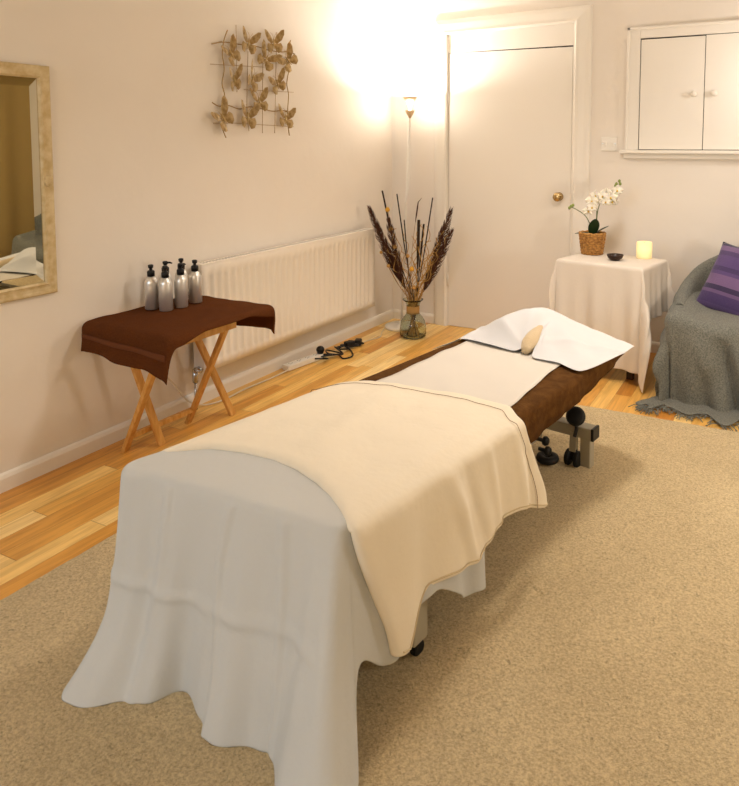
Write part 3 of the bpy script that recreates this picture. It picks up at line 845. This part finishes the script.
def bottle_parts(root, nozzle):
    Hb = .150
    obj('body', lt([(0, 0), (.027, 0), (.0295, .003), (.0295, .118), (.028, .128), (.022, .140), (.013, .147), (.0125, Hb), (0, Hb)], 28), M_alu, root, smooth=True)
    bm = bmesh.new()
    lathe(bm, [(0, Hb), (.0165, Hb), (.0168, .172), (.013, .176), (.007, .178), (.007, .186), (.011, .188), (.012, .200), (.008, .203), (0, .203)], 20)
    a = nozzle
    p0 = Vector((0, 0, .196)); d = Vector((math.cos(a), math.sin(a), 0))
    tube(bm, [p0, p0+d*.022, p0+d*.032-Vector((0, 0, .004))], [.0055, .0045, .003], 8)
    obj('pump', bm, M_black, root, smooth=True)
def dup(root, loc_, rz, label):
    r = root.copy(); COL.objects.link(r); r.location = loc_; r.rotation_euler = (0, 0, rz); r['label'] = label
    for ch in list(root.children):
        c = ch.copy(); COL.objects.link(c); c.parent = r
    return r
BOT = [((.119, -2.392, .595), 'silver pump bottle on the brown towel at the left end of the front row', 2.2),
       ((.199, -2.383, .595), 'silver pump bottle standing nearest the towel edge, second in the front row', 2.4),
       ((.209, -2.303, .595), 'silver pump bottle third in the front row on the brown towel', 1.6),
       ((.199, -2.206, .595), 'silver pump bottle at the right end of the group, in front of the radiator edge', 2.4),
       ((.105, -2.296, .595), 'silver pump bottle at the back whose thin nozzle points right', .55),
       ((.110, -2.205, .595), 'tallest-looking silver pump bottle at the back, behind the third in front', 2.3)]
b0 = thing('pump_bottle', BOT[0][1], 'bottle', BOT[0][0], BOT[0][2], 'pump bottles on the towel')
bottle_parts(b0, 0)
for l_, lab, rz_ in BOT[1:]: dup(b0, l_, rz_, lab)

# ------------------------------------------------------------------ floor lamp in the corner
fl = thing('floor_lamp', 'slim white uplighter floor lamp glowing in the corner beside the door', 'floor lamp', (.20, -.222, 0))
obj('base', lt([(0, 0), (.118, 0), (.122, .006), (.12, .018), (.10, .026), (.02, .034), (.014, .05), (0, .05)], 40), M_plastic, fl, smooth=True)
obj('pole', tb([(0, 0, .03), (.062, .022, 1.60)], .0085, 12), M_plastic, fl, smooth=True)
Mk = Matrix.Translation((.062, .022, 1.592))
def cone(r0, r1, h): return [(.004, 0), (r0, 0), (r0+.004, .008), (r1*.55, h*.55), (r1, h), (r1-.003, h), (r1*.55-.004, h*.55+.004), (r0, .014), (.004, .012)]
M_shade = mat('white_lamp_shade', '#DDBF95', .5)
obj('lamp_shade', lt(cone(.010, .052, .078), 32, Mk), M_shade, fl, smooth=True)
obj('reading_arm', tb(spline([(.024, .008, .80), (.045, -.01, .92), (.075, -.02, 1.06), (.082, -.02, 1.22)], 8)+spline([(.082, -.02, 1.22), (.083, -.02, 1.4), (.085, -.02, 1.525)], 6)[1:], .005, 8), M_plastic, fl, smooth=True)
Mk = Matrix.Translation((.085, -.02, 1.52))
obj('reading_shade', lt([(.003, 0), (.010, 0), (.012, .01), (.026, .03), (.034, .052), (.032, .052), (.022, .03), (.008, .014), (.003, .012)], 24, Mk), M_shade, fl, smooth=True)
M_bulb = mat('glowing_bulb', '#FFFFFF', .5, emit='#FFE2B0', emit_strength=20)
bm = bmesh.new(); ball(bm, (.062, .022, 1.640), .011); b_ = obj('bulb', bm, M_bulb, fl, smooth=True)

# ------------------------------------------------------------------ vase and its dried stems
VX, VY = .392, -.400
va = thing('glass_vase', 'green tinted glass vase with a tan band, standing by the door frame', 'vase', (VX, VY, 0))
prof = [(0, .004), (.075, .003), (.088, .010), (.093, .028), (.092, .07), (.084, .115), (.066, .142), (.049, .162), (.043, .19), (.045, .225), (.055, .25), (.071, .264), (.072, .267), (.069, .268), (.053, .254), (.042, .226), (.040, .19), (.046, .163), (.063, .140), (.081, .113), (.0885, .07), (.0895, .03), (.083, .016), (.07, .012), (0, .012)]
obj('glass', lt(prof, 40), M_glass, va, smooth=True)
obj('band', lt([(.0445, .168), (.0455, .168), (.0455, .218), (.0475, .222), (.0445, .222)], 32), M_raffia, va, smooth=False)
RT = Vector((.8886, .4587, 0)); FW = Vector((-.4587, .8886, 0)); UP = Vector((0, 0, 1))
def vp(u, v, d=0):
    """offset in the plane facing the room corner: u to the right, v up (metres from the vase mouth), d deeper"""
    return Vector((VX, VY, .265))+RT*u+UP*(v+.018)+FW*d
def stem_curve(tip, foot_a, bend=0):
    rt = Vector((VX, VY, .015))+Vector((math.cos(foot_a), math.sin(foot_a), 0))*.045
    nk = Vector((VX, VY, .20))-Vector((math.cos(foot_a), math.sin(foot_a), 0))*.018
    d = (tip-nk); m = nk+d*.5+RT*bend
    return [Vector(p) for p in spline([tuple(rt), tuple(nk), tuple(m), tuple(tip)], 8)]
W = 1/147
def stem_thing(name, label, cat, group):
    return thing(name, label, cat, (VX, VY, .012), 0, group)
def loc_pts(pts): return [p-Vector((VX, VY, .012)) for p in pts]
plumes = [((-43, 89), -.01, -.02, 'dark feathery plume leaning furthest left out of the vase'), ((-36, 72), .03, -.015, 'shorter dark feathery plume tucked under the leftmost plume'),
          ((38, 87), .02, .02, 'dark feathery plume arching furthest right in front of the door'), ((38, 66), -.03, .012, 'lower dark plume on the right side of the bouquet'), ((31, 70), .04, .012, 'dark narrow plume just left of the lower right plume'),
          ((-24, 78), -.04, -.01, 'dark plume rising left of the bouquet middle')]
for (u, v_), dd, be, lab in plumes:
    tip = vp(u*W, v_*W, dd); c = stem_curve(tip, random.uniform(0, 6.28), be)
    t = stem_thing('feather_plume', lab, 'dried plume', 'dark dried plumes in the vase')
    obj('stem', tb(loc_pts(c[:19]), .003, 6), M_tan_stem, t, smooth=True)
    bm = bmesh.new(); pl_ = c[12:]
    pl2 = [Vector(p) for p in spline([tuple(p) for p in pl_], 3)]; N = len(pl2)
    for i in range(N-1):
        p = pl2[i]-Vector((VX, VY, .012)); d = (pl2[i+1]-pl2[i]).normalized(); t_ = i/N
        for k in range(9):
            a = random.uniform(0, 2*PI); o1 = d.orthogonal().normalized(); o2 = d.cross(o1)
            side = (o1*math.cos(a)+o2*math.sin(a))*(.030*math.sin(PI*min(1, t_*.85+.12))+.003)
            q_ = p+d*random.uniform(.05, .08)*(1.1-.5*t_)+side
            tube(bm, [p, p+(q_-p)*.5+side*.25, q_], [.0020, .0015, .0004], 4, False)
    obj('plume_head', bm, M_plume, t)
sticks = [((-31, 108), .03, -.022, .006, 'dark curved stick rising highest on the left of the bouquet'), ((-16, 105), 0, -.004, .0045, 'straight dark stick left of the lamp pole'), ((20, 101), .02, .004, .0045, 'long straight dark stick leaning right, highest on the right'),
          ((6, 79), -.02, .004, .010, 'thick dark flattened stick in the bouquet middle'), ((11, 74), .03, 0, .007, 'dark stick just right of the thick middle stick'), ((-9, 78), .05, 0, .004, 'thin dark stick just left of the bouquet middle')]
for (u, v_), dd, be, r_, lab in sticks:
    tip = vp(u*W, v_*W, dd); c = stem_curve(tip, random.uniform(0, 6.28), be)
    t = stem_thing('dried_stick', lab, 'dried stick', 'dark dried sticks in the vase')
    n_ = len(c)
    obj('stick', tb(loc_pts(c), [.003 if i < 14 else .003+(r_-.003)*sstep(14, 18, i) for i in range(n_)], 7), M_stick, t, smooth=True)
seeds = [((-25.5, 89), 0, M_yellow, .017, 'yellow dried flower ball, topmost of the pale heads'), ((-22, 70), -.03, M_seed, .017, 'pale round seed head below the yellow ball'), ((-18, 52), -.04, M_seed, .015, 'pale round seed head third down on the left'),
         ((-32, 46), -.02, M_seed, .011, 'small seed pod furthest left above the vase'), ((-24.5, 33), -.05, M_seed, .013, 'seed pod lowest on the left'), ((-1, 30), -.06, M_yellow, .017, 'yellowish dried head in front, low over the vase mouth'),
         ((32, 52), 0, M_seed, .010, 'small seed pod on the right among the willow twigs'), ((1, 11), -.05, M_seed, .015, 'pale dried head right at the vase mouth'), ((-5, 43), -.05, M_seed, .013, 'pale seed head in the middle of the bouquet')]
for (u, v_), dd, mm, r_, lab in seeds:
    tip = vp(u*W, v_*W, dd); c = stem_curve(tip, random.uniform(0, 6.28), -.01)
    t = stem_thing('seed_head', lab, 'dried flower', 'pale dried heads in the vase')
    obj('stem', tb(loc_pts(c), .0016, 5), M_tan_stem, t, smooth=True)
    bm = bmesh.new(); cc = tip-Vector((VX, VY, .012)); ball(bm, cc, r_, (1, 1, .9), 16, 10)
    for k in range(9):
        a = 2*PI*k/9; tube(bm, [cc+Vector((0, 0, r_*.7)), cc+Vector((math.cos(a)*r_*.7, math.sin(a)*r_*.7, r_*1.05))], [.002, .0012], 4)
    obj('head', bm, mm, t, smooth=True)
for k in range(26):
    u = random.uniform(-24, 38); v_ = random.uniform(36, 74)
    tip = vp(u*W, v_*W, random.uniform(-.05, .05)); c = stem_curve(tip, random.uniform(0, 6.28), 0); t = stem_thing('willow_twig', 'thin tan curly willow twig winding through the middle of the bouquet', 'twig', 'curly willow twigs in the vase')
    pts = []
    for i, p in enumerate(c):
        a = sstep(9, 14, i)
        pts.append(p+RT*(.017*a*math.sin(i*1.25+k*2))+UP*(.012*a*math.cos(i*1.5+k))+FW*(.012*a*math.cos(i*1.1+k)))
    pts = [Vector(p) for p in spline([tuple(p) for p in pts], 3)]
    obj('twig', tb(loc_pts(pts), .0024, 5), M_twig, t, smooth=True)
tip = vp(6*W, 101*W, 0); c = stem_curve(tip, 1, -.02)
c[-1] = c[-1]+RT*.02; t = stem_thing('grass_head', 'single slender dried grass head curving right in front of the lamp pole', 'dried grass', None)
obj('stem', tb(loc_pts(c), .0015, 5), M_tan_stem, t)
bm = bmesh.new(); hp = loc_pts(c[20:]); tube(bm, hp, [.002, .005, .005, .0035, .001][:len(hp)] if len(hp) <= 5 else .003, 6); obj('ear', bm, M_plume, t)

# ------------------------------------------------------------------ power strip, cables
ps = thing('power_strip', 'white extension socket block on the floor below the radiator', 'power strip', (.09, -1.245, 0), math.atan2(-.039, .285))
obj('body', bx((-.026, -.15, .002), (.026, .15, .036)), M_plastic, ps, bevel=.006)
for k in range(4):
    y = -.105+k*.07
    bm = bmesh.new()
    for dx, dy in ((0, .011), (-.009, -.007), (.009, -.007)): box(bm, (dx-.002, y+dy-.004, .0359), (dx+.002, y+dy+.004, .0364))
    obj('socket', bm, M_dark, ps)
cdp = [(.10, -1.40, .015), (.085, -1.55, .006), (.075, -1.75, .006), (.085, -1.92, .006), (.06, -2.03, .012), (.035, -2.12, .06), (.03, -2.20, .17), (.026, -2.28, .26)]
tag(obj('mains_cable', tb(spline(cdp, 8), .0042, 8), M_cream_cable, smooth=True), 'cream mains cable running from the power strip along the skirting behind the folding table', 'cable')
bk = thing('black_cable', 'tangled black cable with plugs lying on the floor beside the power strip', 'cable', (.12, -.95, 0))
bm = bmesh.new(); rnd = random.Random(3); pts = []
for i in range(26):
    t = i/25
    pts.append((.03+.055*math.sin(i*2.1)+rnd.uniform(-.02, .02), -.21+.42*t+.05*math.cos(i*1.7), .012+.016*abs(math.sin(i*1.3))))
tube(bm, spline(pts, 8), .0048, 7)
tube(bm, spline([(.02, .10, .01), (.09, .05, .008), (.15, -.03, .007), (.13, -.10, .007), (.06, -.06, .01), (-.02, -.1, .012)], 8), .0048, 7)
obj('lead', bm, M_black, bk, smooth=True)
bm = bmesh.new(); ball(bm, (-.005, -.155, .060), .026, (1, 1, .9)); tube(bm, [(-.005, -.155, .037), (-.005, -.155, .06)], .02, 12); obj('plug', bm, M_black, bk, smooth=True)
for c, a in (((.045, .20, .022), .4), ((.03, .12, .028), -.5)):
    Mk = Matrix.Translation(c) @ rotz(a); obj('adaptor', bx((-.022, -.034, -.02), (.022, .034, .02), Mk), M_black, bk, bevel=.008)
tag(obj('lamp_flex', tb(spline([(.16, -.78, .012), (.17, -.64, .006), (.20, -.53, .006), (.15, -.42, .006), (.115, -.30, .012), (.14, -.26, .024)], 8), .003, 7), M_cream_cable, smooth=True), 'thin white lamp flex from the black tangle to the floor lamp base', 'cable')

# ------------------------------------------------------------------ side table with white cloth, right of the door
CA = math.radians(-10.5); CC = (1.760, -.466, 0)
ct = thing('side_table', 'small dark wooden side table hidden under a white cloth right of the door', 'table', CC, CA)
obj('table_top', bx((-.25, -.183, .635), (.25, .183, .655)), M_darkwood, ct, bevel=.003)
for a in (-1, 1):
    for b in (-1, 1): obj('leg', bx((a*.17-.018, b*.10-.018, 0), (a*.17+.018, b*.10+.018, .635)), M_darkwood, ct, bevel=.002)
bm = bmesh.new(); box(bm, (-.225, -.15, .56), (.225, .15, .636)); obj('apron', bm, M_darkwood, ct)
obj('shelf', bx((-.18, -.11, .2), (.18, .11, .22)), M_darkwood, ct)
def ct_drop(x, y): return x, y
def ctfold(x, y, d):
    t = x if abs(y) > .19 else y*1.3+3
    return (.011*math.sin(t*27+1)+.007*math.sin(t*55+2))*min(1, d/.3)
TC = cloth(.256, .19, .6605, (.12, .31, .585, .12), r=.008, flare=.24, n=80, wrinkle=.001, lean=.03, fold=ctfold, zmin=.012)
tc_ = obj('tablecloth', TC, M_tcloth, smooth=True, solid=.0015, offset=1, subsurf=1)
tc_.location = CC; tc_.rotation_euler = (0, 0, CA)
tag(tc_, 'thin white cloth hanging in points over the side table beside the grey sofa', 'tablecloth')
ZT = .6635
# orchid in a basket
ob = thing('basket_pot', 'round woven wicker basket holding the white orchid on the side table', 'basket', (1.611, -.335, ZT))
def basket():
    bm = bmesh.new(); nr = 11; ns_ = 26
    for i in range(nr):
        z = .006+i*.0112; r = .060+.015*(i/(nr-1))
        pts = []
        for k in range(ns_*4+1):
            a = 2*PI*k/(ns_*4); w = .0035*math.sin(a*ns_/2*1.0+(PI if i % 2 else 0))
            pts.append(((r+w)*math.cos(a), (r+w)*math.sin(a), z))
        tube(bm, pts, .0062, 6, False)
    return bm
obj('weave', basket(), M_wicker, ob, smooth=True)
bm = bmesh.new()
pts = [((.077)*math.cos(2*PI*k/48), .077*math.sin(2*PI*k/48), .129+.002*math.sin(k*1.6)) for k in range(49)]; tube(bm, pts, .0075, 8, False)
obj('rim', bm, M_wicker, ob, smooth=True)
bm = bmesh.new(); lathe(bm, [(0, .001), (.058, .001), (.071, .110), (.055, .116), (0, .118)], 24); obj('lining', bm, M_darkwood, ob)
orc = thing('orchid', 'white moth orchid with dark green leaves growing from the wicker basket', 'orchid', (1.611, -.335, ZT+.115))
def leaf(L_, w_, az, lift, droop):
    rows = []; d = Vector((math.cos(az), math.sin(az), 0)); s = Vector((-d.y, d.x, 0))
    for i in range(11):
        t = i/10; c = d*(L_*t*math.cos(lift))+UP*(L_*t*math.sin(lift)-droop*t*t)
        ww = w_*math.sin(PI*min(.98, t*.86+.12))**.7
        rows.append([tuple(c+s*ww*k+UP*abs(k)*ww*.25) for k in (-1, -.5, 0, .5, 1)])
    return grid(rows)
RA = math.atan2(RT.y, RT.x)
for L_, w_, az, lift, dr in ((.11, .03, RA+PI-.2, .25, .02), (.10, .028, RA+PI-.9, .2, .02), (.12, .036, RA-1.5, 1.1, .0), (.115, .03, RA-.2, .55, .0), (.09, .026, RA+.9, .4, .02)):
    obj('leaf', leaf(L_, w_, az, lift, dr), M_leaf, orc, smooth=True, solid=.002, subsurf=1)
W2 = 1/160
def op(u, v, d=0): return RT*((u-2.5*sstep(20, 60, v))*W2*.92)+UP*(v*W2*.91-.115)+FW*d
# u px right of the pot, v px above the basket base
st1 = spline([tuple(op(4, 20)), tuple(op(5, 35)), tuple(op(8, 50)), tuple(op(14, 62, .01)), tuple(op(24, 70, .01)), tuple(op(29, 76, 0))], 8)
st2 = spline([tuple(op(1, 20)), tuple(op(-2, 32)), tuple(op(-7, 42)), tuple(op(-15, 48)), tuple(op(-21, 51))], 8)
st3 = spline([tuple(op(5, 38)), tuple(op(6, 50)), tuple(op(3, 58)), tuple(op(-1, 62))], 6)
for s_ in (st1, st2, st3): obj('flower_stem', tb(s_, .0026, 7), M_stem, orc, smooth=True)
def flower(c, s, yaw, pitch):
    Mf = Matrix.Translation(c) @ Matrix.Rotation(yaw, 4, 'Z') @ Matrix.Rotation(pitch, 4, 'X')
    bm = bmesh.new()
    def petal(a, L_, w_):
        rows = []
        for i in range(7):
            t = i/6; ww = w_*math.sin(PI*min(.97, t*.8+.17)); r_ = L_*t
            row = []
            for k in (-1, -.5, 0, .5, 1):
                x = r_*math.cos(a)-ww*k*math.sin(a); z = r_*math.sin(a)+ww*k*math.cos(a)
                row.append(bm.verts.new(Mf @ Vector((x*s, (-.004-.010*t*t+.006*abs(k))*s*2, z*s))))
            rows.append(row)
        for A, B in zip(rows, rows[1:]):
            for k in range(4): bm.faces.new((A[k], A[k+1], B[k+1], B[k]))
    for a in (PI/2, PI/2+2.2, PI/2-2.2): petal(a, .034, .012)
    for a in (.15, PI-.15): petal(a, .036, .021)
    hb = bmesh.new(); ball(hb, Mf @ Vector((0, -.008*s, -.004*s)), .006*s, (1, 1, 1.2), 8, 6)
    return bm, hb
for u, v_, d in ((11, 63, -.02), (16, 66, .0), (7, 58, -.02), (20, 62, -.03), (25, 65, 0), (14, 57, -.03), (1, 58, -.01), (0, 51, -.02), (22, 57, -.02), (27, 69, -.01), (5, 63, .01), (-3, 47, -.01)):
    p_, h_ = flower(op(u, v_, d), random.uniform(.95, 1.15), random.uniform(-.2, .7), random.uniform(-.3, .3))
    o = obj('flower', p_, M_petal, orc, smooth=True, solid=.0008)
    obj('flower_heart', h_, M_petal_c, o, smooth=True)
for u, v_ in ((-21, 52), (-23, 50), (-19, 53), (27, 76), (30, 79), (31, 76), (26, 74)):
    bm = bmesh.new(); ball(bm, op(u, v_), .0085, (1, 1, 1.25), 10, 8); obj('bud', bm, M_bud, orc, smooth=True)
# bowl and candle
tag(obj('bowl', lt([(0, 0), (.026, 0), (.028, .003), (.040, .012), (.047, .026), (.048, .033), (.045, .033), (.042, .026), (.034, .013), (0, .008)], 32, Matrix.Translation((1.787, -.50, ZT))), M_bowl, smooth=True), 'small dark brown bowl on the side table between basket and candle', 'bowl')
cd = thing('candle', 'lit cream pillar candle glowing yellow on the side table', 'candle', (1.925, -.352, ZT))
obj('wax', lt([(0, 0), (.042, 0), (.0445, .004), (.0445, .092), (.041, .098), (.036, .097), (.031, .09), (0, .087)], 36), M_candle, cd, smooth=True)
obj('wick', tb([(0, 0, .083), (.001, 0, .097)], .0012, 6), M_black, cd)

# ------------------------------------------------------------------ armchair-sofa with grey throw, right edge of the picture
so = thing('armchair', 'wide tub armchair covered by a grey throw, at the right edge', 'armchair', (2.75, -.45, 0))
obj('seat', bx((-.58, -.35, .06), (.58, .30, .40)), M_dark, so, bevel=.05)
def shell(inner, ztop, th=.085):
    """tub back: plan curve from the left arm round the back to the right arm"""
    pts = [(2.140, -.72, .495), (2.122, -.50, .525), (2.138, -.30, .562), (2.180, -.155, .610), (2.28, -.085, .668), (2.45, -.058, .74), (2.60, -.05, .78), (2.75, -.048, .79)]
    pts = pts+[(5.5-x, y, z) for x, y, z in pts[-2::-1]]
    C = spline(pts, 8); rows = []
    for i, (x, y, z) in enumerate(C):
        a = Vector(C[max(i-1, 0)][:2]); b = Vector(C[min(i+1, len(C)-1)][:2]); d = (b-a).normalized(); n = Vector((d.y, -d.x))
        zz = z+ztop; ring = []
        o = .006*math.sin(i*.7)
        base = Vector((x, y)); lowz = .03
        for off, h in ((0, lowz), (0, .3), (o, zz-.05), (.012, zz-.012), (.04*th/.085, zz), (.07*th/.085, zz-.012), (th, zz-.06), (th+.01*th/.085, .40), (th+.02*th/.085, .34)):
            p = base+n*(off+inner); ring.append((p.x, p.y, h if h < zz or off else h))
        rows.append(ring)
    return rows
def tl_(rows): return [[(x-2.75, y+.45, z) for x, y, z in r] for r in rows]
obj('backrest', grid(tl_(shell(.024, -.03, .03))), M_dark, so, smooth=True)
th_ = thing('throw_blanket', 'grey chenille throw spread over the armchair down to the floor', 'throw', (2.75, -.45, 0))
obj('back_drape', grid(tl_(shell(0, 0))), M_throw, th_, smooth=True, solid=.006, subsurf=1)
def seat_drape():
    hx, hy = .575, .36; rows = []
    n = 100
    for j in range(n+1):
        y = -hy-.62+(2*hy+.62)*j/n; row = []
        for i in range(n+1):
            x = -hx-.42+(2*hx+.84)*i/n
            cx = max(-hx, min(hx, x)); cy = max(-hy, min(hy, y)); dx, dy = x-cx, y-cy; d = math.hypot(dx, dy)
            ar = abs(cx)/hx
            bow = -.05*(1-ar**2)*sstep(.1, -hy, cy)
            z0 = .435+.055*sstep(.72, 1.0, ar)*sstep(-.6, -.2, cy)+.012*ns(cx*4, cy*5)
            if d < 1e-6: row.append((cx, cy+bow, z0)); continue
            nx, ny = dx/d, dy/d; r = .055
            if d < r*PI/2: a = d/r; o = r*math.sin(a); z = z0-r+r*math.cos(a)
            else:
                dd = d-r*PI/2; z = z0-r-dd; o = r+.02*dd+.10*dd*(2*abs(nx*ny))**2
                o += (.026*math.sin(x*23+1.0)+.018*math.sin(x*41+2)+(.02*math.sin(y*19) if abs(nx) > .5 else 0))*min(1, dd/.25)
                if x < -.1: o += (.055*math.exp(-((x+.44-.22*dd)/.045)**2)-.075*math.exp(-((x+.34-.20*dd)/.026)**2)+.03*math.exp(-((x+.27-.18*dd)/.04)**2)-.05*math.exp(-((x+.06-.1*dd)/.03)**2)+.03*math.exp(-((x-.02-.1*dd)/.05)**2))*min(1, dd/.15)
                if z < .014:
                    e = .014-z; o += min(e, .16)*.85; z = .014+.010*abs(ns(x*16, y*16))
            row.append((cx+nx*o, cy+ny*o+bow, z))
        rows.append(row)
    return rows
SD = seat_drape()
obj('seat_drape', grid(SD), M_throw, th_, smooth=True, solid=.005, offset=1, subsurf=1)
bm = bmesh.new(); rr = random.Random(5)
for i in range(0, 101):
    for _ in range(3):
        p = Vector(SD[0][i]); x_ = p.x+rr.uniform(-.006, .006)
        L_ = rr.uniform(.03, .07); a = rr.uniform(-2.5, -.6)
        p = Vector((x_, p.y, .012)); q_ = p+Vector((math.cos(a)*L_, math.sin(a)*L_, -.004))
        tube(bm, [p, (p+q_)/2+Vector((rr.uniform(-.01, .01), 0, .008)), q_], .0022, 4)
f_ = obj('fringe', bm, M_throw, th_); f_['kind'] = 'stuff'

# purple cushion
def cushion(hx, hy, t):
    rows = []
    n = 26; bm = bmesh.new(); G = {}
    for sgn in (1, -1):
        for j in range(n+1):
            for i in range(n+1):
                u = -1+2*i/n; v = -1+2*j/n
                e = max(0, (1-u**4))*max(0, (1-v**4))
                pin = 1-.06*(1-abs(u)**2)*abs(v)**2-.0; pin2 = 1-.06*(1-abs(v)**2)*abs(u)**2
                edge = i in (0, n) or j in (0, n)
                key = (i, j, 0 if edge else sgn)
                if key not in G:
                    G[key] = bm.verts.new((u*hx*pin2, v*hy*pin, sgn*t*(e**.55)*(1-.25*(u*u+v*v)/2)+.004*ns(u*3, v*3, sgn)))
        for j in range(n):
            for i in range(n):
                k = lambda a, b: G[(a, b, 0 if a in (0, n) or b in (0, n) else sgn)]
                bm.faces.new((k(i, j), k(i+1, j), k(i+1, j+1), k(i, j+1)))
    return bm
pc = obj('cushion', cushion(.22, .205, .07), M_purple, smooth=True)
e1 = Vector((.90, -.42, -.15)).normalized(); e2 = Vector((.16, .15, .334)); e2 = (e2-e1*e2.dot(e1)).normalized(); e3 = e1.cross(e2)
corner = Vector((2.218, -.50, .440)); c0 = corner+e1*.22+e2*.205
Mc = Matrix((e1, e2, e3)).transposed().to_4x4(); Mc.translation = c0
pc.matrix_world = Mc
tag(pc, 'purple striped cushion leaning on the back of the grey armchair', 'cushion')

# ------------------------------------------------------------------ curtain on the right wall (seen in the mirror)
rows = []
for j in range(9):
    z = .05+2.2*j/8
    rows.append([(3.775+.012*math.sin(i*.55+.6*math.sin(i*.21)), -3.2+3.17*i/110, z) for i in range(111)])
cu = thing('curtain', 'tan curtain hanging on the wall opposite the mirror', 'curtain', (0, 0, 0))
obj('cloth', grid(rows), M_curtain, cu, smooth=True, solid=.004)
obj('rail', tb([(3.775, -3.25, 2.28), (3.775, -.01, 2.28)], .014, 10), M_brass, cu)
